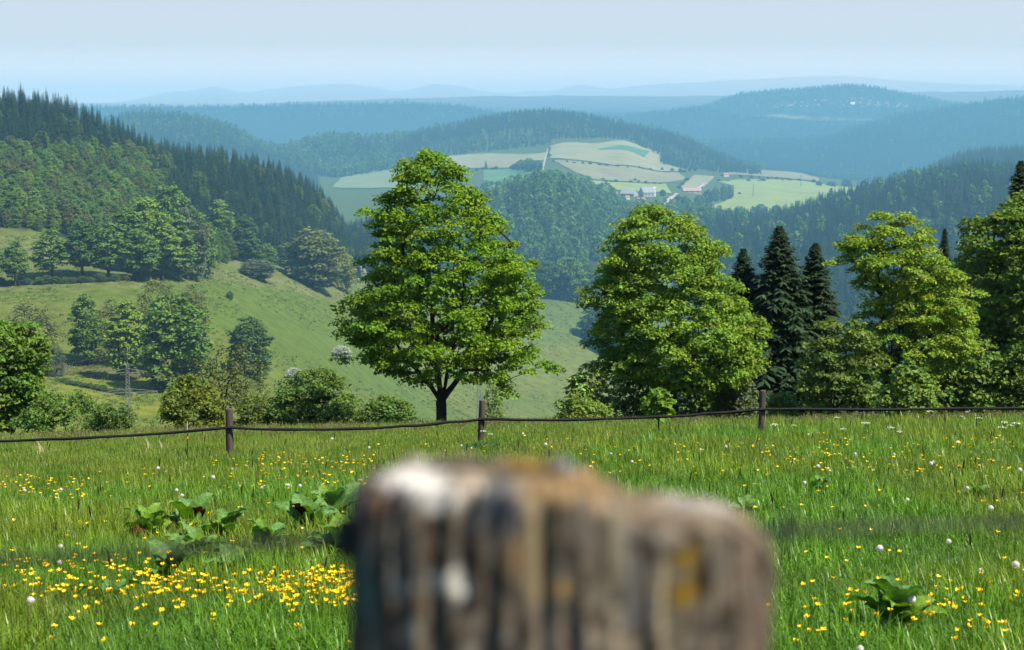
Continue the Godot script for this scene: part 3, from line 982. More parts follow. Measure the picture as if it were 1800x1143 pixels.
# ------------------------------------------------------------------ trees on the brow of the meadow
func brow_trees() -> void:
	var green := Color(0.15, 0.255, 0.022)
	near_tree("maple_tree", "full maple on slim forked trunk standing alone behind the rope fence", "tree", 775, 60,
		[[264, 735, 772], [280, 705, 800], [300, 685, 835], [330, 662, 862], [365, 640, 893], [400, 648, 918], [440, 640, 935], [480, 618, 958], [520, 590, 965], [560, 574, 968], [600, 584, 952], [630, 598, 952], [650, 640, 925], [660, 680, 890]],
		{"clump": 0.4, "clumps": 580, "leaves": 135, "size": 0.088, "holes": 0.1, "trunk": 0.18, "fork": 1.0, "col": green, "limbs": 7, "flat": 0.6, "shell": 0.4, "hang": [[960, 640], [978, 648], [888, 682], [885, 670], [892, 690], [930, 650], [600, 628]], "vary": 0.2})
	near_tree("maple_tree", "dense light green maple behind the sapling and the dark shrubs", "tree", 1183, 63,
		[[360, 1118, 1152], [380, 1085, 1220], [410, 1063, 1258], [440, 1050, 1268], [470, 1040, 1278], [500, 1024, 1292], [530, 1022, 1332], [560, 1020, 1358], [600, 1024, 1354], [640, 1045, 1352], [665, 1100, 1338], [680, 1140, 1280]],
		{"clump": 0.4, "clumps": 620, "leaves": 135, "size": 0.088, "holes": 0.05, "trunk": 0.17, "fork": 1.0, "col": Color(0.175, 0.28, 0.036), "limbs": 7, "flat": 0.6, "shell": 0.45, "vary": 0.2})
	near_tree("maple_tree", "airy yellow green maple between dark spruces and the forest corner", "tree", 1558, 66,
		[[374, 1520, 1590], [395, 1488, 1632], [425, 1460, 1662], [455, 1452, 1674], [480, 1490, 1695], [515, 1505, 1716], [555, 1500, 1724], [600, 1475, 1722], [640, 1470, 1700], [668, 1500, 1650]],
		{"clump": 0.4, "clumps": 400, "leaves": 125, "size": 0.088, "holes": 0.17, "trunk": 0.15, "fork": 1.5, "col": Color(0.2, 0.29, 0.034), "limbs": 7, "flat": 0.5, "shell": 0.3, "vary": 0.2})
	# the dark corner of wood at the right
	near_spruce("tall dark spruce rising behind the forest corner broadleaves", 1778, 84, 272, 260, Color(0.028, 0.05, 0.018))
	near_spruce("tallest dark spruce of three between the light maples", 1364, 76, 388, 290, Color(0.022, 0.042, 0.018))
	near_spruce("dark spruce hugging the dense light green maple", 1302, 77, 428, 225, Color(0.022, 0.042, 0.018))
	near_spruce("dark spruce touching the airy yellow green maple", 1427, 77, 418, 245, Color(0.022, 0.042, 0.018))
	near_spruce("dark spruce top showing behind the airy maple", 1650, 88, 392, 150, Color(0.022, 0.042, 0.018))
	near_spruce("spruce hidden behind the airy maple crown", 1590, 90, 430, 150, Color(0.022, 0.042, 0.018))
	near_tree("beech_tree", "tall dark beech at the corner of the wood", "tree", 1790, 74,
		[[325, 1770, 1850], [360, 1735, 1900], [400, 1695, 1930], [450, 1680, 1950], [520, 1690, 1960], [600, 1685, 1960], [680, 1680, 1950], [728, 1690, 1940]],
		{"clump": 0.6, "clumps": 330, "leaves": 95, "size": 0.15, "trunk": 0.2, "fork": 0.8, "col": Color(0.12, 0.19, 0.03), "limbs": 8, "flat": 0.5, "shell": 0.3, "vary": 0.3})
	near_tree("beech_tree", "beech at the wood corner half behind the airy maple", "tree", 1700, 80,
		[[385, 1690, 1730], [420, 1660, 1760], [480, 1650, 1780], [560, 1640, 1780], [650, 1640, 1780], [725, 1650, 1770]],
		{"clump": 0.6, "clumps": 150, "leaves": 90, "size": 0.16, "trunk": 0.15, "fork": 0.8, "col": Color(0.12, 0.185, 0.03), "limbs": 6, "flat": 0.5, "vary": 0.3})
	near_tree("rowan_tree", "low feathery tree at the foot of the airy maple", "tree", 1462, 60,
		[[560, 1440, 1520], [590, 1420, 1545], [630, 1400, 1560], [680, 1396, 1560], [722, 1405, 1550]],
		{"clump": 0.42, "clumps": 130, "leaves": 80, "size": 0.11, "trunk": 0.07, "fork": 0.4, "col": Color(0.13, 0.19, 0.04), "limbs": 6, "flat": 0.5, "holes": 0.22, "vary": 0.3})
	near_tree("sapling", "leafy sapling with pale shoots on thin stem before the wood", "sapling", 1588, 46,
		[[632, 1585, 1605], [660, 1560, 1630], [690, 1535, 1650], [715, 1525, 1655], [726, 1545, 1640]],
		{"clump": 0.2, "clumps": 95, "leaves": 42, "size": 0.085, "trunk": 0.022, "fork": 0.3, "col": Color(0.16, 0.24, 0.05), "limbs": 6, "flat": 0.8, "vary": 0.15})
	near_tree("sapling", "small round leafed maple sapling in the grass by the fence", "sapling", 1157, 32,
		[[683, 1145, 1172], [695, 1130, 1186], [712, 1124, 1190], [728, 1130, 1186], [736, 1142, 1176]],
		{"clump": 0.09, "clumps": 60, "leaves": 16, "size": 0.075, "trunk": 0.012, "fork": 0.3, "col": Color(0.15, 0.26, 0.035), "limbs": 6, "flat": 0.7, "twig": 0.003, "vary": 0.2})
	# dark understorey below the second maple
	near_tree("juniper_shrub", "dark spiky juniper at the edge of the thicket", "shrub", 1032, 62,
		[[640, 1025, 1050], [665, 1000, 1075], [690, 985, 1085], [715, 965, 1090], [738, 955, 1090]],
		{"clump": 0.3, "clumps": 75, "leaves": 75, "size": 0.09, "trunk": 0.05, "fork": 0.2, "col": Color(0.14, 0.22, 0.045), "flat": 0.7, "mat": M.needle, "vary": 0.3})
	near_tree("thicket_shrub", "dark tangled shrub under the dense maple", "shrub", 1120, 66,
		[[640, 1080, 1160], [670, 1065, 1180], [710, 1060, 1190], [742, 1060, 1190]],
		{"clump": 0.4, "clumps": 90, "leaves": 60, "size": 0.11, "trunk": 0.05, "fork": 0.2, "col": Color(0.14, 0.22, 0.045), "flat": 0.7, "vary": 0.35})
	near_tree("thicket_shrub", "deep green shrub behind the dense maple trunk", "shrub", 1225, 68,
		[[630, 1190, 1260], [670, 1180, 1280], [740, 1180, 1280]],
		{"clump": 0.4, "clumps": 80, "leaves": 60, "size": 0.11, "trunk": 0.05, "fork": 0.2, "col": Color(0.14, 0.22, 0.045), "flat": 0.7, "vary": 0.35})
	near_tree("thicket_shrub", "rounded grey green willow shrub beside the fence post", "shrub", 1290, 64,
		[[655, 1270, 1320], [680, 1248, 1328], [710, 1242, 1332], [740, 1245, 1330]],
		{"clump": 0.3, "clumps": 75, "leaves": 75, "size": 0.09, "trunk": 0.05, "fork": 0.2, "col": Color(0.13, 0.17, 0.08), "flat": 0.7, "vary": 0.2})
	near_tree("thicket_shrub", "low light green shoots before the dark juniper", "shrub", 1040, 58,
		[[700, 1000, 1020], [715, 985, 1080], [742, 985, 1085]],
		{"clump": 0.22, "clumps": 60, "leaves": 55, "size": 0.075, "trunk": 0.03, "fork": 0.1, "col": Color(0.17, 0.25, 0.05), "flat": 1.2, "vary": 0.2})
	near_tree("thicket_shrub", "low bright shrub behind the wood edge rope", "shrub", 1378, 68,
		[[690, 1352, 1400], [712, 1345, 1408], [742, 1345, 1408]],
		{"clump": 0.25, "clumps": 40, "leaves": 60, "size": 0.08, "trunk": 0.03, "fork": 0.1, "col": Color(0.14, 0.22, 0.045), "flat": 0.8, "vary": 0.3})
	for a in [1640, 1720, 1800, 1880]:
		near_tree("edge_shrub", "dark shrub filling the shaded foot of the wood corner", "shrub", a, 72,
			[[600, a - 35, a + 30], [650, a - 55, a + 50], [735, a - 60, a + 55]],
			{"clump": 0.5, "clumps": 70, "leaves": 70, "size": 0.13, "trunk": 0.05, "fork": 0.2, "col": Color(0.14, 0.22, 0.045), "flat": 0.6, "vary": 0.35}, "dark shrubs at the foot of the wood")
	# left side of the brow
	near_tree("ash_tree", "large rounded light green tree above the loose shrub", "tree", 22, 78,
		[[566, -20, 70], [590, -60, 96], [620, -75, 100], [660, -80, 96], [700, -80, 88], [735, -75, 70], [750, -60, 50]],
		{"clump": 0.55, "clumps": 210, "leaves": 95, "size": 0.15, "trunk": 0.14, "fork": 0.8, "col": Color(0.12, 0.21, 0.035), "limbs": 7, "flat": 0.5, "vary": 0.22})
	near_tree("brow_shrub", "loose green shrub below the rounded tree at the brow", "shrub", 118, 66,
		[[690, 85, 150], [712, 50, 180], [740, 20, 200], [764, 15, 205]],
		{"clump": 0.32, "clumps": 100, "leaves": 65, "size": 0.085, "trunk": 0.04, "fork": 0.15, "col": Color(0.11, 0.19, 0.04), "flat": 0.9, "vary": 0.25})
	near_tree("brow_shrub", "darker shrub standing before the pylon foot", "shrub", 205, 64,
		[[716, 170, 232], [735, 160, 240], [760, 160, 238]],
		{"clump": 0.25, "clumps": 50, "leaves": 60, "size": 0.08, "trunk": 0.03, "fork": 0.15, "col": Color(0.09, 0.15, 0.04), "flat": 0.8, "vary": 0.3})
	near_tree("brow_shrub", "yellow green shrub beside the thin grey stemmed trees", "shrub", 340, 64,
		[[660, 315, 345], [682, 288, 390], [712, 278, 402], [755, 282, 405]],
		{"clump": 0.32, "clumps": 95, "leaves": 70, "size": 0.085, "trunk": 0.05, "fork": 0.2, "col": Color(0.15, 0.2, 0.035), "flat": 0.7, "vary": 0.22})
	for a in [[392, 606], [432, 600], [362, 628]]:
		near_tree("thin_tree", "thin grey stemmed tree in sparse young leaf behind the post", "tree", a[0], 72,
			[[a[1], a[0] - 15, a[0] + 15], [a[1] + 35, a[0] - 36, a[0] + 40], [a[1] + 80, a[0] - 42, a[0] + 46], [745, a[0] - 30, a[0] + 34]],
			{"clump": 0.35, "clumps": 75, "leaves": 15, "size": 0.085, "trunk": 0.05, "fork": 1.2, "col": Color(0.13, 0.16, 0.05), "bark": Color(0.16, 0.15, 0.13), "twig": 0.012, "flat": 0.9, "vary": 0.3}, "thin grey stemmed trees behind the post")
	near_tree("brow_shrub", "broadest leafy green shrub between dark post and lone maple", "shrub", 556, 66,
		[[652, 520, 590], [672, 490, 615], [700, 470, 636], [750, 462, 640]],
		{"clump": 0.36, "clumps": 150, "leaves": 75, "size": 0.09, "trunk": 0.06, "fork": 0.2, "col": Color(0.115, 0.19, 0.045), "flat": 0.7, "vary": 0.22})
	near_tree("brow_shrub", "low spreading green shrub close to the lone maple trunk", "shrub", 678, 66,
		[[698, 660, 700], [715, 632, 728], [748, 620, 745]],
		{"clump": 0.3, "clumps": 80, "leaves": 65, "size": 0.085, "trunk": 0.04, "fork": 0.15, "col": Color(0.12, 0.2, 0.045), "flat": 0.7, "vary": 0.22})
	near_tree("brow_shrub", "small thin leaved shrub filling the gap before the slope", "shrub", 450, 66,
		[[690, 430, 470], [715, 410, 485], [752, 405, 490]],
		{"clump": 0.28, "clumps": 55, "leaves": 55, "size": 0.08, "trunk": 0.03, "fork": 0.15, "col": Color(0.14, 0.19, 0.045), "flat": 0.8, "vary": 0.25})
	near_tree("sapling", "slender pale sapling right behind the middle fence post", "sapling", 868, 52,
		[[665, 858, 868], [690, 850, 880], [720, 846, 890], [742, 850, 888]],
		{"clump": 0.14, "clumps": 36, "leaves": 24, "size": 0.06, "trunk": 0.012, "fork": 0.2, "col": Color(0.14, 0.22, 0.05), "flat": 1.2, "twig": 0.004, "vary": 0.2})

# ------------------------------------------------------------------ fences
func rope(called: String, pts: Array, r: float, col: Color, label: String, sag: Array) -> void:
	var b := B.new()
	var line := PackedVector3Array()
	for k in range(pts.size() - 1):
		for j in 16:
			var t := j / 16.0
			var p: Vector3 = pts[k].lerp(pts[k + 1], t)
			p.y -= sag[k] * 4.0 * t * (1.0 - t) + hill_noise.get_noise_1d(p.x * 400.0) * r * 0.8
			line.append(p)
	line.append(pts[-1])
	var sides := 8
	for k in line.size():
		var ax := (line[mini(k + 1, line.size() - 1)] - line[maxi(k - 1, 0)]).normalized()
		var u := ax.cross(Vector3.UP).normalized()
		var w := ax.cross(u)
		for s in sides:
			var a := TAU * s / sides + k * 0.35
			b.v.append(line[k] + (u * cos(a) + w * sin(a)) * r * (1.0 + 0.14 * (s % 2)))
			b.c.append(col)
	for k in range(line.size() - 1):
		for s in sides:
			var e := (s + 1) % sides
			b.i.append(k * sides + s); b.i.append((k + 1) * sides + s); b.i.append((k + 1) * sides + e)
			b.i.append(k * sides + s); b.i.append((k + 1) * sides + e); b.i.append(k * sides + e)
	b.smooth()
	var o := structure(called, b.mesh(), M.rope)
	o.remove_meta("kind")
	tag(o, label, "rope")

func far_fence() -> void:
	var ends := []
	for a in [[404, 806, 716, 7.2, "dark weathered fence post among buttercups at the far rope", 752, 0.0], [845, 784, 701, 6.4, "slim grey fence post before the lone maple slope", 737, 0.03], [1338, 773, 684, 6.2, "grey fence post with pale top before the dark spruces", 720, 0.02], [-480, 838, 745, 6.6, "fence post holding the low end of the far rope", 775, 0.0], [2300, 756, 668, 6.6, "fence post holding the high end of the far rope", 704, 0.0]]:
		var p := on_ground(a[0], 29.5)
		var k := 29.5 / F
		var tall: float = (project(p).y - a[2]) * k
		var r: float = a[3] * k * 0.9
		var t := thing("fence_post", p, a[4], "fence post", "wooden posts of the far rope fence")
		var b := B.new()
		var sides := 14
		var lean: float = a[6]
		var levels := [-0.2, 0.0, 0.25, 0.5, 0.75, 0.94, 0.985, 1.0]
		for h in levels.size():
			for s in sides:
				var an := TAU * s / sides
				var rr: float = r * (1.0 + 0.07 * sin(an * 5.0 + p.x) + 0.05 * sin(h * 1.7 + an)) * (1.06 - 0.08 * levels[h]) * (0.86 if h == levels.size() - 1 else 1.0)
				b.v.append(Vector3(cos(an) * rr + lean * levels[h], tall * levels[h], sin(an) * rr))
				var g := rnd(0.75, 1.25)
				b.c.append(Color(0.115 * g, 0.1 * g, 0.075 * g))
		for h in range(levels.size() - 1):
			for s in sides:
				var e := (s + 1) % sides
				b.i.append(h * sides + s); b.i.append((h + 1) * sides + s); b.i.append((h + 1) * sides + e)
				b.i.append(h * sides + s); b.i.append((h + 1) * sides + e); b.i.append(h * sides + e)
		var top := b.v.size()
		b.v.append(Vector3(lean, tall * 1.004, 0)); b.c.append(Color(0.17, 0.16, 0.14))
		for s in sides:
			b.i.append(top); b.i.append((levels.size() - 1) * sides + (s + 1) % sides); b.i.append((levels.size() - 1) * sides + s)
		b.smooth()
		part("shaft", b.mesh(), M.wood, t)
		var hook := at(a[0], a[5], 29.5 - r * 1.3)
		ends.append(hook)
		var q := hook - p
		var clip := B.new()
		clip.bar(q + Vector3(0, 0, -r * 0.8), q + Vector3(0, 0, 0.012), 0.016, 0.02, 8, Color(0.012, 0.012, 0.012))
		clip.bar(q + Vector3(-0.03, 0, 0.0), q + Vector3(0.03, 0, 0.0), 0.03, 0.03, 8, Color(0.012, 0.012, 0.012))
		part("insulator", clip.mesh(), M.rope, t)
	rope("fence_rope", [ends[3], ends[0], ends[1], ends[2], ends[4]], 0.022, Color(0.008, 0.008, 0.008), "black fence rope sagging between the far posts", [0.13, 0.09, 0.07, 0.05])
	# plastic marker stake
	var sp := on_ground(329, 30.5)
	var st_ := thing("marker_stake", sp, "thin dark stake with pale top clip near the rope", "stake")
	var b2 := B.new()
	b2.bar(Vector3(0, -0.1, 0), Vector3(0.01, 0.42, 0), 0.011, 0.009, 6, Color(0.03, 0.035, 0.025))
	part("rod", b2.mesh(), M.rope, st_)
	b2 = B.new()
	b2.bar(Vector3(0.01, 0.4, 0), Vector3(0.012, 0.62, 0), 0.008, 0.006, 6, Color(0.45, 0.48, 0.45))
	part("tip", b2.mesh(), M.rope, st_)
	b2 = B.new()
	b2.bar(Vector3(0.006, 0.32, 0), Vector3(0.008, 0.36, 0), 0.018, 0.018, 8, Color(0.45, 0.28, 0.03))
	part("clip", b2.mesh(), M.rope, st_)

func near_post() -> void:
	# a split, lichen grown post half a metre from the lens; mm across the face (x) and mm below its highest edge
	var z0 := -0.556
	var base := Vector3(0.0162, ground(0.0162, z0), z0)
	var top_y := height_for(805, 0.582) - base.y
	var t := thing("weathered_post", base, "close weathered wooden post with white and yellow lichen", "fence post")
	var rim := [[-72.0, 7.0], [-62.0, 2.5], [-50.0, 0.0], [-20.0, 0.5], [0.0, 1.0], [8.0, 4.0], [16.0, 8.0], [24.0, 12.5], [40.0, 12.0], [52.0, 13.0], [58.0, 16.0], [64.0, 22.0], [72.0, 30.0]]
	var drop := func(x: float) -> float:
		for k in range(rim.size() - 1):
			if x <= rim[k + 1][0]:
				return lerpf(rim[k][1], rim[k + 1][1], clampf((x - rim[k][0]) / (rim[k + 1][0] - rim[k][0]), 0.0, 1.0))
		return 30.0
	var grain := FastNoiseLite.new()
	grain.seed = 5
	grain.frequency = 1.0
	grain.fractal_octaves = 3
	var brown := Color(0.06, 0.042, 0.03)
	var ochre := Color(0.25, 0.195, 0.135)
	var silver := Color(0.25, 0.235, 0.2)
	# lichen and bare patches: x, drop, half width, half height in mm, colour
	var patches := [
		[-49.5, 7.5, 8.0, 5.0, Color(0.74, 0.71, 0.66)], [-38.0, 11.5, 6.0, 6.0, Color(0.72, 0.68, 0.62)], [-44.5, 9.0, 6.5, 4.6, Color(0.74, 0.71, 0.65)], [-27, 8, 3.6, 4.2, Color(0.5, 0.42, 0.32)],
		[-33, 38.5, 5.0, 4.0, Color(0.75, 0.72, 0.62)], [-48.5, 40, 3.2, 2.6, Color(0.42, 0.46, 0.4)], [-47, 54, 3.0, 2.4, Color(0.4, 0.38, 0.28)],
		[36.6, 30, 3.2, 3.6, Color(0.42, 0.26, 0.02)], [36.6, 42, 3.0, 4.4, Color(0.4, 0.24, 0.02)],
		[-5, 38, 6.0, 3.0, Color(0.42, 0.28, 0.12)], [-15, 29, 6.0, 6.0, Color(0.3, 0.2, 0.11)], [-20.5, 14, 6.0, 7.5, Color(0.09, 0.1, 0.11)],
		[-8, 24, 4.0, 17.0, Color(0.3, 0.24, 0.14)], [19, 38, 5.0, 17.0, Color(0.17, 0.165, 0.155)], [31, 46, 3.2, 13.0, Color(0.42, 0.36, 0.24)], [14.5, 30, 2.6, 20.0, Color(0.3, 0.26, 0.18)],
		[46, 14, 14.0, 4.0, Color(0.42, 0.38, 0.33)], [57, 32, 4.5, 8.0, Color(0.27, 0.2, 0.15)], [4, 8, 15.0, 5.0, Color(0.3, 0.2, 0.1)], [-11, 1.5, 6.0, 2.0, Color(0.35, 0.22, 0.05)], [3, 2, 4.0, 2.0, Color(0.2, 0.22, 0.25)],
		[14, 56, 8.0, 5.0, Color(0.36, 0.3, 0.22)], [-55, 16, 5.0, 4.0, Color(0.34, 0.2, 0.13)], [-62, 46, 4.5, 14.0, Color(0.11, 0.17, 0.14)], [60, 50, 4.0, 10.0, Color(0.2, 0.16, 0.12)], [-58, 1.5, 9.0, 2.5, Color(0.24, 0.15, 0.09)],
	]
	var b := B.new()
	var sides := 220
	var downs := [0.0, 0.7, 1.6, 3, 5, 7, 9, 11, 13, 15, 17, 19, 21, 23, 25, 27, 29, 31, 33, 35, 37, 39, 41, 43, 45, 47, 49, 51, 53, 56, 59, 63, 68, 75, 90, 120, 200, 400, 800, 1420]
	var rings := downs.size()
	var colour := func(x: float, y: float, a: float) -> Color:
		var f := grain.get_noise_2d(a * 6.0 + grain.get_noise_2d(a * 2.0, y * 0.03) * 0.8, y * 0.035)
		var g := grain.get_noise_2d(a * 24.0 + 50.0, y * 0.06)
		var m := grain.get_noise_2d(x * 0.11 + 20.0, y * 0.09)
		var col := brown.lerp(ochre, clampf(0.4 + f * 1.7 + m * 1.1, 0, 1)).lerp(silver, clampf(g * 2.2 + 0.12, 0, 0.9))
		if sin(a) > -0.2:
			for p in patches:
				var e := Vector2((x - p[0]) / p[2], (y + 9.0 - p[1]) / p[3]).length() + grain.get_noise_2d(x * 0.22, y * 0.22) * 0.8
				var c: Color = p[4]
				col = col.lerp(c, smoothstep(1.12, 0.85, e))
		return col
	for r in rings:
		for s in sides:
			var a := TAU * s / sides
			var n := grain.get_noise_2d(a * 7.0, downs[r] * 0.008)
			var crack := maxf(0.0, grain.get_noise_2d(a * 8.0 + 9.0, downs[r] * 0.01) - 0.1) * 36.0
			var rad: float = 66.0 + n * 5.0 - minf(crack, 6.5) + grain.get_noise_2d(a * 30.0, downs[r] * 0.2) * 1.2
			if r < 3:
				rad -= (3 - r) * 0.9
			var x := cos(a) * rad
			var y: float = drop.call(x) + downs[r] * (1.0 if downs[r] < 1000.0 else 1.0)
			b.v.append(Vector3(x, top_y * 1000.0 - y + (grain.get_noise_2d(x * 0.16, sin(a) * 9.0) * 5.0 if r < 5 else 0.0), sin(a) * rad * 0.42) * 0.001)
			b.c.append(colour.call(x, y, a))
	for r in range(rings - 1):
		for s in sides:
			var e := (s + 1) % sides
			b.i.append(r * sides + s); b.i.append(r * sides + e); b.i.append((r + 1) * sides + e)
			b.i.append(r * sides + s); b.i.append((r + 1) * sides + e); b.i.append((r + 1) * sides + s)
	# rough end grain on top
	var first := b.v.size()
	for k in range(1, 9):
		for s in sides:
			var a := TAU * s / sides
			var f := 1.0 - k / 8.0
			var p := b.v[s] * Vector3(f, 1, f)
			var x := p.x * 1000.0
			p.y = top_y - drop.call(x) * 0.001 + grain.get_noise_2d(x * 0.16, p.z * 330.0) * 0.005
			b.v.append(p)
			b.c.append(colour.call(x, drop.call(x) - (27.0 - p.z * 1000.0) * 0.18, 1.0))
	for k in 8:
		for s in sides:
			var e := (s + 1) % sides
			var lo := s if k == 0 else first + (k - 1) * sides + s
			var lo_e := e if k == 0 else first + (k - 1) * sides + e
			var hi := first + k * sides + s
			var hi_e := first + k * sides + e
			b.i.append(lo); b.i.append(hi); b.i.append(hi_e)
			b.i.append(lo); b.i.append(hi_e); b.i.append(lo_e)
	b.smooth()
	part("shaft", b.mesh(), M.wood, t)
	var hooks := []
	for a in [[612, 945, 1.0], [1386, 932, -1.0]]:
		var h := at(a[0], a[1], 0.56)
		hooks.append(h)
		var q := h - base
		var clip := B.new()
		clip.bar(q + Vector3(a[2] * 0.02, 0, 0), q - Vector3(a[2] * 0.001, 0, 0), 0.0035 if a[2] > 0 else 0.0014, 0.0042 if a[2] > 0 else 0.0014, 10, Color(0.02, 0.03, 0.025))
		clip.bar(q - Vector3(0, 0.006, 0), q + Vector3(0, 0.006, 0), 0.0042 if a[2] > 0 else 0.0014, 0.0042 if a[2] > 0 else 0.0014, 10, Color(0.02, 0.03, 0.025))
		part("insulator", clip.mesh(), M.rope, t)
	var dark := Color(0.03, 0.035, 0.02)
	rope("near_fence_rope", [at(-900, 1075, 0.62), at(0, 985, 0.58), hooks[0]], 0.0014, dark, "blurred dark rope meeting the weathered post at its wider insulator", [0.0, 0.0005])
	rope("near_fence_rope", [hooks[1], at(1800, 918, 0.58), at(2700, 905, 0.62)], 0.0013, dark, "blurred dark rope meeting the weathered post below its sunken corner", [0.0003, 0.0])

# ------------------------------------------------------------------ pylons, farm, town
func pylon(called: String, p: Vector3, tall: float, arms: Array, label: String, thick: float, turn: float) -> Node3D:
	var t := thing(called, p, label, "pylon", "")
	t.rotation.y = turn
	var grey := Color(0.16, 0.17, 0.16)
	var legs := []
	var foot := tall * 0.042
	for s in [Vector2(-1, -1), Vector2(1, -1), Vector2(1, 1), Vector2(-1, 1)]:
		var b := B.new()
		b.bar(Vector3(s.x * foot, -0.5, s.y * foot), Vector3(s.x * tall * 0.014, tall * 0.86, s.y * tall * 0.014), thick, thick * 0.6, 4, grey)
		part("leg", b.mesh(), M.metal, t)
	var br := B.new()
	var h := 0.0
	while h < 0.84:
		var h2 := minf(h + 0.055 - h * 0.03, 0.86)
		var w1 := lerpf(foot, tall * 0.014, h / 0.86)
		var w2 := lerpf(foot, tall * 0.014, h2 / 0.86)
		for s in [[Vector2(-1, 1), Vector2(1, 1)], [Vector2(-1, -1), Vector2(1, -1)], [Vector2(-1, -1), Vector2(-1, 1)], [Vector2(1, -1), Vector2(1, 1)]]:
			var a: Vector2 = s[0]
			var c: Vector2 = s[1]
			br.bar(Vector3(a.x * w1, h * tall, a.y * w1), Vector3(c.x * w2, h2 * tall, c.y * w2), thick * 0.5, thick * 0.5, 3, grey)
			br.bar(Vector3(c.x * w1, h * tall, c.y * w1), Vector3(a.x * w2, h2 * tall, a.y * w2), thick * 0.5, thick * 0.5, 3, grey)
		h = h2
	br.bar(Vector3(0, tall * 0.84, 0), Vector3(0, tall, 0), thick * 0.8, thick * 0.4, 4, grey)
	part("bracing", br.mesh(), M.metal, t)
	for a in arms:
		var ar := B.new()
		for s in [-1.0, 1.0]:
			ar.bar(Vector3(0, a[0] * tall, 0), Vector3(s * a[1], a[0] * tall, 0), thick * 0.9, thick * 0.5, 4, grey)
			ar.bar(Vector3(0, (a[0] + 0.045) * tall, 0), Vector3(s * a[1], a[0] * tall + 0.1, 0), thick * 0.6, thick * 0.5, 4, grey)
		var arm := part("cross_arm", ar.mesh(), M.metal, t)
		for s in [-1.0, 1.0]:
			for f in a[2]:
				var ins := B.new()
				ins.bar(Vector3(s * a[1] * f, a[0] * tall, 0), Vector3(s * a[1] * f, a[0] * tall - tall * 0.045, 0), thick * 0.7, thick * 0.7, 5, Color(0.12, 0.1, 0.09))
				part("insulator", ins.mesh(), M.metal, arm)
	return t

func cable(p: Vector3, q: Vector3, sag: float, label: String) -> void:
	var b := B.new()
	var last := p
	for k in range(1, 19):
		var t := k / 18.0
		var e := p.lerp(q, t) - Vector3(0, sag * 4.0 * t * (1.0 - t), 0)
		b.bar(last, e, 0.014, 0.014, 3, Color(0.16, 0.17, 0.17))
		last = e
	var o := structure("power_cable", b.mesh(), M.metal)
	o.remove_meta("kind")
	tag(o, label, "cable", "cables of the valley power line")

func power_line() -> void:
	var k := 440.0 / F
	var p1 := on_ground(227, 440)
	var tall1 := (project(p1).y - 614) * k
	var f := func(py: float) -> float: return (project(p1).y - py) / (project(p1).y - 614.0)
	pylon("pylon", p1, tall1, [[f.call(688), 52 * k, [0.5, 1.0]], [f.call(652), 34 * k, [1.0]]], "grey lattice pylon standing on the bright field", 0.075, 0.25)
	var p2 := on_ground(842, 850)
	var k2 := 850.0 / F
	var tall2 := (project(p2).y - 640) * k2
	var g := func(py: float) -> float: return (project(p2).y - py) / (project(p2).y - 640.0)
	pylon("pylon", p2, tall2, [[g.call(672), 32 * k2, [0.5, 1.0]], [g.call(652), 20 * k2, [1.0]]], "faint lattice pylon seen under the lone maple crown", 0.12, 0.1)
	var a := Basis(Vector3.UP, 0.25)
	var c := Basis(Vector3.UP, 0.1)
	var spans := [[Vector3(0, tall1, 0), Vector3(0, tall2, 0), "top earth cable of the valley power line"]]
	for s in [-1.0, 1.0]:
		spans.append([Vector3(s * 52 * k, (f.call(688) - 0.045) * tall1, 0), Vector3(s * 32 * k2, (g.call(672) - 0.045) * tall2, 0), "conductor cable hanging from the lattice pylon arms"])
	for s in spans:
		var from: Vector3 = p1 + a * s[0]
		cable(from, p2 + c * s[1], 9.0, s[2])
		cable(from, from + Vector3(-150, 12, 190), 7.0, s[2])
	for q in [[1324, 346, 27, "thin field pole in the far yellow green field"], [1408, 329, 24, "thin field pole before the far blue forest"]]:
		var p := hit(q[0], q[1], 2000.0)
		var kk := -p.z / F
		pylon("field_pylon", p, q[2] * kk, [[0.82, 3.4, [1.0]]], q[3], 0.09, 0.3)

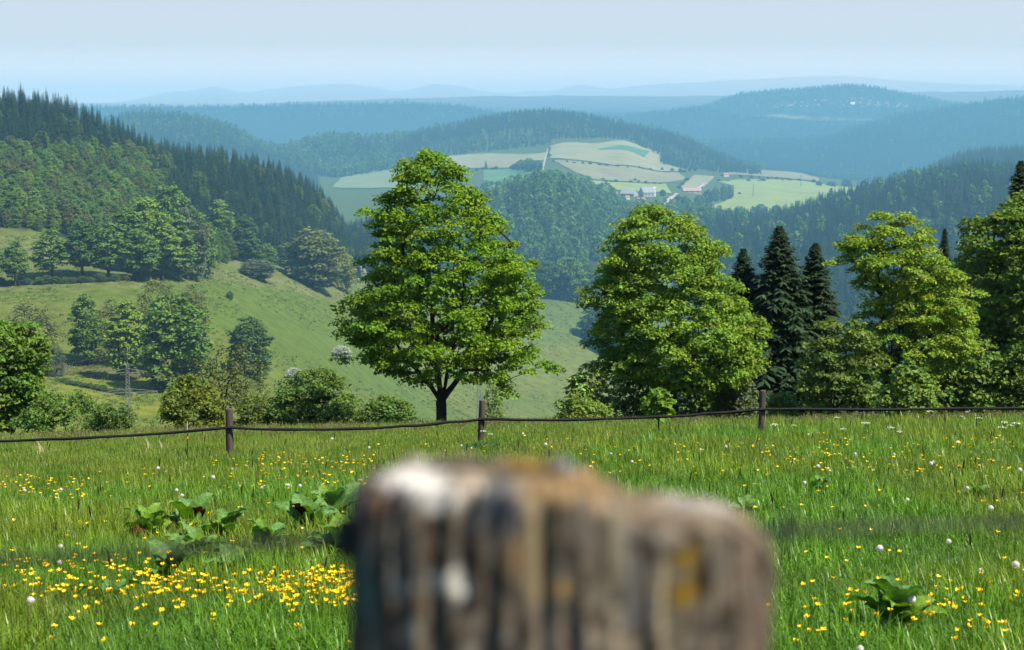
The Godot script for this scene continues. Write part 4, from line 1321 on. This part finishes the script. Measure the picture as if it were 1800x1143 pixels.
func house(called: String, px: float, py: float, wide: float, deep: float, tall: float, roof_h: float, turn: float, wall: Color, roof: Color, label: String, category: String, group := "", near := 2000.0, open_front := false) -> void:
	var p := hit(px, py, near)
	var k := -p.z / F
	var t := thing(called, p, label, category, group)
	t.rotation.y = turn
	var w := wide * k * 0.5
	var d := deep * k * 0.5
	var h := tall * k
	var r := (tall + roof_h) * k
	var b := B.new()
	b.box(Vector3(-w, -3, -d), Vector3(w, h, d), wall)
	for s in [-1.0, 1.0]:
		b.tri(Vector3(s * w, h, -d), Vector3(s * w, h, d), Vector3(s * w, r, 0), wall)
	part("wall", b.mesh(), M.white, t)
	b = B.new()
	var o := 0.5
	for s in [-1.0, 1.0]:
		b.quad(Vector3(-w - o, h - o * 0.5 + 0.06, s * (d + o)), Vector3(w + o, h - o * 0.5 + 0.06, s * (d + o)), Vector3(w + o, r + 0.25, 0), Vector3(-w - o, r + 0.25, 0), roof)
		b.quad(Vector3(-w - o, h - o * 0.5 - 0.15, s * (d + o)), Vector3(w + o, h - o * 0.5 - 0.15, s * (d + o)), Vector3(w + o, r + 0.04, 0), Vector3(-w - o, r + 0.04, 0), roof)
	var roof_part := part("roof", b.mesh(), M.white, t)
	if called == "farm_house" and wide > 4.0:
		var ch := B.new()
		ch.box(Vector3(w * 0.3, h, -0.5), Vector3(w * 0.3 + 0.8, r + 1.0, 0.5), Color(0.25, 0.13, 0.1))
		part("chimney", ch.mesh(), M.white, roof_part)
	if wide > 7.0:
		for e in 3:
			var q := B.new()
			var x := lerpf(-w * 0.6, w * 0.6, e / 2.0)
			q.box(Vector3(x - w * 0.1, h * 0.25, d - 0.05), Vector3(x + w * 0.1, h * 0.7, d + 0.06), Color(0.04, 0.045, 0.05))
			part("window", q.mesh(), M.white, t)

func buildings() -> void:
	var slate := Color(0.2, 0.21, 0.22)
	var red := Color(0.28, 0.13, 0.09)
	house("farm_barn", 1137, 345, 21, 20, 7, 9, 0.35, Color(0.3, 0.29, 0.27), Color(0.2, 0.21, 0.22), "largest grey roofed barn of the farm", "barn")
	house("farm_barn", 1106, 344, 26, 18, 4, 6, -0.5, Color(0.3, 0.27, 0.25), slate, "low dark barn with pale gable edge at the farm", "barn")
	house("farm_house", 1150, 345, 3.4, 8, 14, 2, 0.2, Color(0.6, 0.6, 0.58), Color(0.4, 0.4, 0.4), "bright white tower wall at the end of the big barn", "house")
	house("farm_house", 1102, 350, 8, 6, 3, 3, 0.6, Color(0.72, 0.7, 0.66), red, "small white house in front of the low dark barn", "house")
	house("farm_house", 1127, 354, 13, 7, 3, 4, 0.2, Color(0.65, 0.6, 0.55), red, "red roofed house half hidden by valley trees", "house")
	house("farm_house", 1082, 343, 5, 4, 3, 2, 0.0, Color(0.8, 0.8, 0.8), slate, "small white cabin standing apart from the farm", "house")
	house("farm_house", 1067, 341, 3, 3, 2, 1.5, 0.0, Color(0.75, 0.75, 0.75), slate, "tiny white hut at the edge of the woodland", "house")
	house("farm_barn", 1216, 339, 32, 12, 4, 5, 0.1, Color(0.3, 0.24, 0.2), Color(0.3, 0.2, 0.17), "long brown barn beside the tracks", "barn")
	house("field_house", 1276, 310, 9, 6, 3, 3, 0.3, Color(0.74, 0.71, 0.66), red, "small house below the forest corner", "house")
	house("field_house", 971, 251, 4, 4, 3, 2, 0.0, Color(0.74, 0.71, 0.65), red, "white house at the top of the farm track", "house")
	house("field_house", 940, 247, 4, 3, 2, 2, 0.0, Color(0.7, 0.6, 0.55), red, "reddish hut inside the hill forest edge", "house")
	# town on the far hill
	for k in 70:
		var px := 1360.0 + rnd(0, 240)
		var py := 190.0 - rnd(0, 20) * (1.0 - absf(px - 1480.0) / 160.0)
		house("town_house", px, py, rnd(2.2, 4.5), rnd(2, 3), rnd(0.9, 1.6), rnd(0.8, 1.4), rnd(-0.6, 0.6), Color(0.45, 0.42, 0.38) * rnd(0.8, 1.1), red * rnd(0.8, 1.3), "small red roofed house of the town on the far hill", "house", "houses of the far hill town", 6500.0)
	house("town_hall", 1499, 184, 7, 3, 3, 1, 0.0, Color(0.85, 0.85, 0.85), Color(0.8, 0.8, 0.8), "bright white large building in the far hill town", "building", "", 6500.0)
	var tp := hit(1446, 158, 6500.0)
	var t := thing("lookout_tower", tp, "small stone tower on top of the far hill", "tower")
	var b := B.new()
	b.bar(Vector3(0, -5, 0), Vector3(0, 16, 0), 3.6, 3.0, 8, Color(0.15, 0.14, 0.13))
	part("shaft", b.mesh(), M.white, t)
	b = B.new()
	b.bar(Vector3(0, 16, 0), Vector3(0, 20, 0), 4.0, 0.4, 8, Color(0.1, 0.09, 0.09))
	part("roof", b.mesh(), M.white, t)

# ------------------------------------------------------------------ the meadow's plants
func blade(b: B, p: Vector3, tall: float, w: float, lean: Vector3, col: Color) -> void:
	var side := Vector3(-lean.z, 0, lean.x).normalized() * w
	if side.length_squared() < 1e-9:
		side = Vector3(w, 0, 0)
	var bend := lean.length() / tall
	var k := b.v.size()
	for e in [0.0, 0.4, 0.75, 1.0]:
		var q: Vector3 = p + Vector3(0, tall * (e - 0.5 * bend * e * e), 0) + lean * e * e
		var half: Vector3 = side * (1.0 - 0.25 * e - 0.3 * e * e)
		if e == 1.0:
			b.v.append(q)
			b.c.append(col)
		else:
			b.v.append(q - half); b.v.append(q + half)
			b.c.append(col); b.c.append(col)
	for q in [0, 1, 3, 0, 3, 2, 2, 3, 5, 2, 5, 4, 4, 5, 6]:
		b.i.append(k + q)

func grass_tuft(blades: int, spread: float, lo: float, hi: float, w: float, dry: float) -> ArrayMesh:
	var b := B.new()
	for k in blades:
		var a := rnd(0, TAU)
		var r := spread * sqrt(rng.randf())
		var l := rnd(lo, hi)
		var la := rnd(0, TAU)
		var g := rnd(0.7, 1.3)
		var col := Color(0.9 * g, 1.0 * g, 0.75 * g)
		if rng.randf() < dry:
			col = Color(2.4, 1.5, 1.9) * g
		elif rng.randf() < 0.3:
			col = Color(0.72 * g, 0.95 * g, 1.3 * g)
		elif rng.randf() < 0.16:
			col = Color(1.3 * g, 1.25 * g, 1.6 * g)  # pale bluish blades: sunlit sheen painted into the blade colour
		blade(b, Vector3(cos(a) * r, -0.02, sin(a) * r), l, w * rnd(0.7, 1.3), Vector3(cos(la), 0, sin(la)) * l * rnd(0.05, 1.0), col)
	return b.mesh()

func meadow_grass() -> void:
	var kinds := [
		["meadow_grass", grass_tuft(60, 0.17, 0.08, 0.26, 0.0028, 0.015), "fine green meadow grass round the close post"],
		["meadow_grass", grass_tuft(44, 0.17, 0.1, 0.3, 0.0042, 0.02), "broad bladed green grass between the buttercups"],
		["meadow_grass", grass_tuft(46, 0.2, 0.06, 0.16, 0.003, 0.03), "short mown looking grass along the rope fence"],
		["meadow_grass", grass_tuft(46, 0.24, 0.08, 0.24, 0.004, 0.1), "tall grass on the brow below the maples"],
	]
	var where := [[], [], [], []]
	var tints := [[], [], [], []]
	var d := 5.5
	while d < 66.0:
		var step := 0.115 + maxf(0.0, d - 9.0) * 0.0042
		var half := d * 0.30 + 1.6
		var x := -half
		while x < half:
			var xx := x + rnd(-0.5, 0.5) * step
			var dd := d + rnd(-0.5, 0.5) * step
			var p := Vector3(xx, ground(xx, -dd), -dd)
			var v := patch_noise.get_noise_2d(xx * 9.0, dd * 9.0)
			var u := patch_noise.get_noise_2d(xx * 30.0 + 300.0, dd * 30.0)
			var kind := 0
			var px := project(p).x
			if dd > 44.0:
				kind = 3
			elif dd > 21.0 + smoothstep(900.0, 1300.0, px) * 12.0 + v * 3.0:
				kind = 2
			elif u > 0.05:
				kind = 1
			var g := rnd(0.75, 1.25) * (1.0 + 0.45 * u)
			var col := Color(0.1, 0.2, 0.012).lerp(Color(0.165, 0.215, 0.018), clampf(0.45 + v * 2.0, 0, 1))
			if kind == 2:
				col = Color(0.12, 0.21, 0.015).lerp(Color(0.185, 0.205, 0.035), clampf(0.4 + u * 1.5, 0, 1))
			if kind == 3:
				col = Color(0.125, 0.185, 0.024)
			var s := rnd(0.75, 1.25) * (1.0 + 0.45 * u + 0.4 * v)
			where[kind].append(Transform3D(Basis(Vector3.UP, rnd(0, TAU)).scaled(Vector3(1.0, s, 1.0) * (1.0 + maxf(0.0, d - 12.0) * 0.008)), p))
			tints[kind].append(Color(col.r * g, col.g * g, col.b * g))
			x += step
		d += step
	for k in 4:
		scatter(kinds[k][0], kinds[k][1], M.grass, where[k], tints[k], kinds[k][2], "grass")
	# reddish flowering grasses on the brow and dark spikes in the meadow
	var b := B.new()
	for k in 14:
		var a := rnd(0, TAU)
		var r := rnd(0, 0.3)
		var p := Vector3(cos(a) * r, 0, sin(a) * r)
		var h := rnd(0.2, 0.36)
		var lean := Vector3(rnd(-1, 1), 0, rnd(-1, 1)) * 0.08
		blade(b, p, h, 0.0022, lean, Color(0.9, 0.9, 0.5))
		for j in 7:
			var q := p + Vector3(0, h * lerpf(0.72, 1.0, j / 6.0), 0) + lean * lerpf(0.5, 1.0, j / 6.0)
			leaf(b, q, Vector3(rnd(-1, 1), 0.3, rnd(-1, 1)).normalized(), 0.022, Color(1.1, 0.92, 0.8) * rnd(0.7, 1.2))
	var w2 := []
	var c2 := []
	for k in 1100:
		var dd := rnd(40.0, 64.0)
		var xx := rnd(-1, 1) * (dd * 0.3 + 1.0)
		if patch_noise.get_noise_2d(xx * 6.0, dd * 6.0) < -0.15:
			continue
		w2.append(Transform3D(Basis(Vector3.UP, rnd(0, TAU)).scaled(Vector3.ONE * rnd(0.7, 1.1)), Vector3(xx, ground(xx, -dd), -dd)))
		c2.append(Color(0.17, 0.165, 0.07) * rnd(0.8, 1.2))
	scatter("flowering_grass", b.mesh(), M.grass, w2, c2, "reddish flowering grass along the brow of the meadow", "grass")
	b = B.new()
	b.bar(Vector3(0, 0, 0), Vector3(0.015, 0.34, 0), 0.0022, 0.0018, 4, Color(0.08, 0.12, 0.03))
	b.bar(Vector3(0.015, 0.33, 0), Vector3(0.018, 0.36, 0), 0.003, 0.008, 6, Color(0.035, 0.035, 0.02))
	b.bar(Vector3(0.018, 0.36, 0), Vector3(0.02, 0.41, 0), 0.008, 0.007, 6, Color(0.035, 0.035, 0.02))
	b.bar(Vector3(0.02, 0.41, 0), Vector3(0.021, 0.435, 0), 0.007, 0.001, 6, Color(0.035, 0.035, 0.02))
	w2 = []
	c2 = []
	for k in 210:
		var dd := rnd(9.0, 34.0)
		var xx := rnd(-1, 1) * (dd * 0.29 + 0.5)
		w2.append(Transform3D(Basis(Vector3(rnd(-1, 1), 0, rnd(-1, 1)).normalized(), rnd(0, 0.25)).scaled(Vector3.ONE * rnd(0.6, 1.05)), Vector3(xx, ground(xx, -dd), -dd)))
		c2.append(Color.WHITE * rnd(0.7, 1.5))
	scatter("grass_spike", b.mesh(), M.grass, w2, c2, "dark flowering grass spikes standing above the meadow", "grass")

func meadow_point(px: float, py: float) -> Vector3:
	return hit(px, py, 4.0)

func flowers() -> void:
	# buttercup: stem, five cupped petals, centre
	var variants := []
	for v in 4:
		var b := B.new()
		var tall := 0.2
		var lean := Vector3(rnd(-0.03, 0.03), 0, rnd(-0.03, 0.03))
		b.bar(Vector3.ZERO, Vector3(0, tall, 0) + lean, 0.0016, 0.0012, 4, Color(0.1, 0.17, 0.03))
		var c := Vector3(0, tall, 0) + lean
		for k in 5:
			var a := TAU * k / 5.0 + v
			var o := Vector3(cos(a), 0, sin(a))
			var s := Vector3(-sin(a), 0, cos(a))
			var rise := rnd(0.9, 1.5)
			var m := c + o * 0.0085 + Vector3(0, 0.006 * rise, 0)
			var e := c + o * 0.0165 + Vector3(0, 0.012 * rise, 0)
			var col := Color(0.8, 0.52, 0.012) * rnd(0.88, 1.08)
			b.quad(c, m + s * 0.0075, e + s * 0.0055, e - s * 0.0055, col)
			b.tri(c, e - s * 0.0055, m - s * 0.0075, col)
		for k in 6:
			var a := TAU * k / 6.0
			b.tri(c + Vector3(0, 0.003, 0), c + Vector3(cos(a) * 0.0045, 0.005, sin(a) * 0.0045), c + Vector3(cos(a + 1.05) * 0.0045, 0.005, sin(a + 1.05) * 0.0045), Color(0.6, 0.42, 0.01))
		variants.append(b.mesh())
	var spots := []
	var area := func(x0: float, x1: float, y0: float, y1: float, n: int, lumps: float) -> void:
		var made := 0
		var guard := 0
		while made < n and guard < n * 20:
			guard += 1
			var px := rnd(x0, x1)
			var py := rnd(y0, y1)
			if patch_noise.get_noise_2d(px * 2.2, py * 4.5) < lumps - rng.randf() * 0.25:
				continue
			spots.append(Vector2(px, py))
			made += 1
	area.call(20, 320, 980, 1050, 130, 0.0)
	area.call(230, 640, 1012, 1068, 190, 0.0)
	area.call(470, 640, 1005, 1050, 90, -0.1)
	area.call(-160, 60, 985, 1060, 30, -0.1)
	area.call(0, 650, 1060, 1143, 22, -1.0)
	area.call(0, 640, 880, 980, 26, -1.0)
	area.call(375, 660, 800, 862, 130, 0.1)
	area.call(-60, 150, 838, 880, 75, -0.1)
	area.call(150, 380, 830, 880, 18, -0.5)
	area.call(1385, 1800, 1020, 1110, 70, 0.12)
	area.call(1380, 1860, 1105, 1143, 10, -1.0)
	area.call(1390, 1860, 930, 1020, 14, -1.0)
	area.call(1020, 1480, 775, 840, 95, 0.12)
	area.call(1440, 1850, 768, 832, 120, 0.12)
	area.call(1300, 1850, 832, 900, 18, -0.1)
	area.call(640, 1020, 765, 800, 22, -0.5)
	var stalks := []
	for s in spots:
		var p := meadow_point(s.x, s.y)
		var h := rnd(0.75, 1.35)
		var back := 0.2 * h * F / -p.z        # the foot stands lower in view than the flower
		p = meadow_point(s.x, s.y + back)
		stalks.append([p, h])
	stalks.sort_custom(func(a, c): return a[0].z > c[0].z)
	var w := []
	var c2 := []
	for k in stalks.size():
		var p: Vector3 = stalks[k][0]
		var h: float = stalks[k][1]
		var s := rnd(0.6, 1.05)
		if k < 300:
			var o := MeshInstance3D.new()
			o.name = numbered("buttercup")
			o.mesh = variants[k % 4]
			o.material_override = M.petal
			add_child(o)
			o.position = p
			o.basis = Basis(Vector3(rnd(-1, 1), 0, rnd(-1, 1)).normalized(), rnd(0, 0.5)) * Basis(Vector3.UP, rnd(0, TAU)) * Basis.from_scale(Vector3(s, h, s))
			tag(o, "yellow buttercup flower on thin stem in the near meadow grass", "buttercup", "buttercups in the near meadow")
		else:
			w.append(Transform3D(Basis(Vector3.UP, rnd(0, TAU)).scaled(Vector3(s * 1.1, h, s * 1.1)), p))
			c2.append(Color.WHITE * rnd(0.85, 1.1))
	scatter("buttercup_drift", variants[0], M.petal, w, c2, "small yellow buttercups drifting through the farther meadow", "buttercups")
	# dandelion clocks
	var clocks := [[55, 1068], [108, 965], [107, 988], [42, 866], [108, 864], [312, 866], [320, 874], [375, 848], [408, 824], [462, 858], [508, 857], [527, 858], [280, 832], [1510, 1137], [1602, 1069], [1547, 979], [1437, 825], [1456, 822], [1503, 802], [1682, 786], [1792, 836], [1634, 822], [1570, 798], [1420, 765], [1230, 795], [1276, 790], [812, 783], [650, 790], [1415, 850], [1700, 860], [1740, 905], [1665, 955], [1595, 880], [1640, 812], [920, 768], [960, 790], [1075, 800], [1110, 812], [585, 780], [1725, 1000], [1780, 1010]]
	var head := B.new()
	head.bar(Vector3.ZERO, Vector3(0.01, 0.2, 0), 0.002, 0.0016, 5, Color(0.16, 0.15, 0.06))
	var hc := Vector3(0.01, 0.22, 0)
	for k in 110:
		var t := (k + 0.5) / 110.0
		var y := 1.0 - 2.0 * t
		var a := k * 2.39996
		var o := Vector3(sqrt(1.0 - y * y) * cos(a), y, sqrt(1.0 - y * y) * sin(a))
		var u := o.cross(Vector3(0.3, 0.8, 0.5)).normalized() * rnd(0.003, 0.005)
		var v := o.cross(u).normalized() * 0.004
		var q := hc + o * rnd(0.0165, 0.021)
		head.quad(q + u, q + v, q - u, q - v, Color(0.62, 0.6, 0.55))
	var core := B.new()
	for k in 24:
		var t := (k + 0.5) / 24.0
		var y := 1.0 - 2.0 * t
		var a := k * 2.39996
		var o := Vector3(sqrt(1.0 - y * y) * cos(a), y, sqrt(1.0 - y * y) * sin(a))
		core.bar(hc, hc + o * 0.018, 0.0011, 0.0007, 3, Color(0.2, 0.15, 0.08))
	var head_mesh := head.mesh()
	var core_mesh := core.mesh()
	for q in clocks:
		var p := meadow_point(q[0], q[1])
		p = meadow_point(q[0], q[1] + 0.22 * F / -p.z)
		var t := thing("dandelion_clock", p, "white dandelion seed head on a stalk in the meadow", "dandelion", "dandelion seed heads in the meadow")
		t.rotation.y = rnd(0, TAU)
		t.scale = Vector3.ONE * rnd(0.85, 1.2)
		part("seed_head", head_mesh, M.fluff, t)
		part("core", core_mesh, M.white, t)
	# small white umbels
	var um := B.new()
	um.bar(Vector3.ZERO, Vector3(0, 0.3, 0), 0.003, 0.002, 4, Color(0.08, 0.13, 0.04))
	for k in 12:
		var a := rnd(0, TAU)
		var r := rnd(0.01, 0.05)
		var e := Vector3(cos(a) * r, 0.36 - r * 0.3, sin(a) * r)
		um.bar(Vector3(0, 0.3, 0), e, 0.0012, 0.001, 3, Color(0.08, 0.13, 0.04))
		for j in 5:
			leaf(um, e + Vector3(rnd(-1, 1), 0, rnd(-1, 1)) * 0.009, Vector3(rnd(-0.4, 0.4), 1, rnd(-0.4, 0.4)).normalized(), 0.011, Color(0.72, 0.74, 0.66))
	var um_mesh := um.mesh()
	for q in [[1775, 782], [1785, 790], [1765, 786], [1760, 797], [1635, 762], [1690, 752], [1700, 748], [1580, 792], [1565, 790], [1482, 792], [1470, 760], [1395, 775], [862, 790], [850, 793], [1360, 790], [1720, 775], [1520, 790]]:
		var p := meadow_point(q[0], q[1] + 6)
		var o := structure("cow_parsley", um_mesh, M.grass)
		o.remove_meta("kind")
		o.position = p
		o.rotation.y = rnd(0, TAU)
		o.scale = Vector3.ONE * rnd(0.7, 1.2)
		tag(o, "small white umbel flower standing in the far meadow grass", "flower", "white umbels near the far fence")

func dock_leaf(l: float, w: float, col: Color) -> ArrayMesh:
	var b := B.new()
	var n := 12
	for k in n + 1:
		var t := k / float(n)
		var hw := w * 0.5 * pow(sin(PI * pow(t, 0.75) * 0.97 + 0.03), 0.8) + 0.004
		var arch := Vector3(0, sin(t * 2.0) * l * 0.42 - t * t * l * 0.12, l * t)
		for s in [-1.0, -0.5, 0.0, 0.5, 1.0]:
			var wave := (sin(t * 19.0 + s * 4.0) * 0.03 + sin(t * 41.0 - s * 3.0) * 0.012) * l * absf(s) + absf(s) * w * 0.13
			b.v.append(arch + Vector3(s * hw, wave, 0))
			var rib := 1.25 if s == 0.0 else (0.9 + 0.2 * (k % 2))
			b.c.append(Color(col.r * rib, col.g * rib, col.b * rib))
	for k in n:
		for s in 4:
			var q := k * 5 + s
			b.i.append(q); b.i.append(q + 5); b.i.append(q + 6)
			b.i.append(q); b.i.append(q + 6); b.i.append(q + 1)
	b.smooth()
	return b.mesh()

func docks() -> void:
	var gloss := leafy(Color(1, 1, 1), 0.8, 0.5)
	gloss.metallic_specular = 0.3
	gloss.albedo_texture = noise_texture(0.04, 0.55, 1.0, 61, 4, 256)
	gloss.uv1_triplanar = true
	gloss.uv1_scale = Vector3(5, 5, 5)
	var tones := [Color(0.15, 0.31, 0.06), Color(0.18, 0.35, 0.09), Color(0.22, 0.4, 0.04)]
	var meshes := []
	for k in 6:
		meshes.append(dock_leaf(0.26, 0.11 + 0.02 * (k % 3), tones[k % 3]))
	var rust := dock_leaf(0.24, 0.12, Color(0.1, 0.025, 0.012))
	var spots := [
		[262, 962, 1.0, 1, "outermost dock of the broad leaved patch with a dark red leaf"], [330, 955, 1.15, 1, "tall dock plant with upright pale leaf and one red leaf"], [395, 968, 1.0, 0, "spreading dock plant with grey green leaves"],
		[345, 1000, 0.9, 0, "low dock plant under the blurred rope"], [300, 1040, 1.0, 0, "dock plant shading the buttercups"], [470, 985, 0.9, 0, "dock plant with flat leaves between two taller docks"],
		[540, 950, 1.15, 1, "dock plant with wavy leaves near the weathered post"], [590, 930, 1.2, 0, "tallest dock plant beside the weathered post"], [590, 1000, 1.0, 0, "dock plant at the foot of the weathered post"],
		[420, 1030, 0.8, 0, "small dock plant among dense buttercups"], [1235, 905, 0.6, 0, "dock plant just behind the weathered post"], [1310, 915, 0.7, 0, "pale leaved dock plant behind the sunken corner of the post"],
		[1575, 1130, 1.0, 0, "dock plant beside dandelion heads and buttercups"], [195, 1075, 0.7, 0, "small dock plant in the grass before the buttercups"], [1440, 880, 0.7, 0, "small dock plant in the open meadow grass"], [1720, 890, 0.6, 0, "tiny dock plant far out in the meadow grass"],
	]
	for q in spots:
		var p := meadow_point(q[0], q[1])
		var t := thing("dock_plant", p, q[4], "plant", "broad leaved docks in the meadow")
		t.rotation.y = rnd(0, TAU)
		t.scale = Vector3.ONE * q[2] * 1.05
		var n := rng.randi_range(10, 14)
		for k in n:
			var red: bool = q[3] == 1 and k == 1
			var l := part("leaf", rust if red else meshes[rng.randi_range(0, 5)], gloss, t)
			var lift := rnd(-0.05, 0.75)
			l.basis = Basis(Vector3.UP, TAU * k / n + rnd(-0.3, 0.3)) * Basis(Vector3.RIGHT, -lift) * Basis(Vector3.BACK, rnd(-0.5, 0.5)) * Basis.from_scale(Vector3.ONE * rnd(0.7, 1.15))
			l.position = Vector3(0, 0.09, 0)
			if red:
				l.set_meta("label", "dark red withering leaf")
	# pale dry tufts and dark green clump at the post foot
	var dry := B.new()
	for k in 26:
		var a := rnd(0, TAU)
		blade(dry, Vector3(cos(a), 0, sin(a)) * rnd(0, 0.08), rnd(0.2, 0.5), 0.005, Vector3(rnd(-0.3, 0.5), 0, rnd(-0.2, 0.2)), Color(0.5, 0.46, 0.28) * rnd(0.8, 1.1))
	var dry_mesh := dry.mesh()
	for q in [[72, 806, 1.0, "pale dry grass tuft leaning below the rope"], [262, 797, 0.8, "bleached grass tuft near the marker stake"], [285, 798, 0.7, "short bleached grass tuft beside the marker stake"], [1185, 772, 0.5, "small dry grass tuft beside the round leafed sapling"]]:
		var o := structure("dry_grass_tuft", dry_mesh, M.grass)
		o.remove_meta("kind")
		o.position = meadow_point(q[0], q[1])
		o.scale = Vector3.ONE * q[2]
		tag(o, q[3], "grass tuft")
	var leaf_clump := B.new()  # dark leaf clumps; the one beside the sapling paints its cast shadow
	for k in 420:
		var a := rnd(0, TAU)
		var r := 0.3 * sqrt(rng.randf())
		leaf(leaf_clump, Vector3(cos(a) * r, rnd(0.02, 0.16) * (1.0 - r * 1.8), sin(a) * r), Vector3(rnd(-0.6, 0.6), 1, rnd(-0.6, 0.6)).normalized(), 0.045, Color(0.05, 0.11, 0.035) * rnd(0.7, 1.3))
	var leaf_clump_mesh := leaf_clump.mesh()
	for q in [[848, 792, 1.1, "dark green leaf clump round the foot of the slim post"], [1122, 778, 0.8, "dark leaf patch painting the cast shadow of the round leafed sapling"], [1157, 776, 0.6, "dark weeds round the stem of the round leafed sapling"]]:
		var o := structure("dark_leaf_clump", leaf_clump_mesh, M.leaf)
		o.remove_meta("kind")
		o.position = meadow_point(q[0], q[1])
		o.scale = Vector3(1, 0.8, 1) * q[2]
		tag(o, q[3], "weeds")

func _ready() -> void:
	rng.seed = 20240517
	hill_noise.seed = 3
	hill_noise.frequency = 0.006
	hill_noise.fractal_octaves = 3
	patch_noise.seed = 9
	patch_noise.frequency = 0.02
	patch_noise.fractal_octaves = 3
	set_view()
	far_haze()
	make_materials()
	lay_land()
	build_land()
	build_fields()
	make_prototypes()
	woods()
	pasture()
	slope_trees()
	brow_trees()
	buildings()
	power_line()
	far_fence()
	near_post()
	meadow_grass()
	docks()
	flowers()
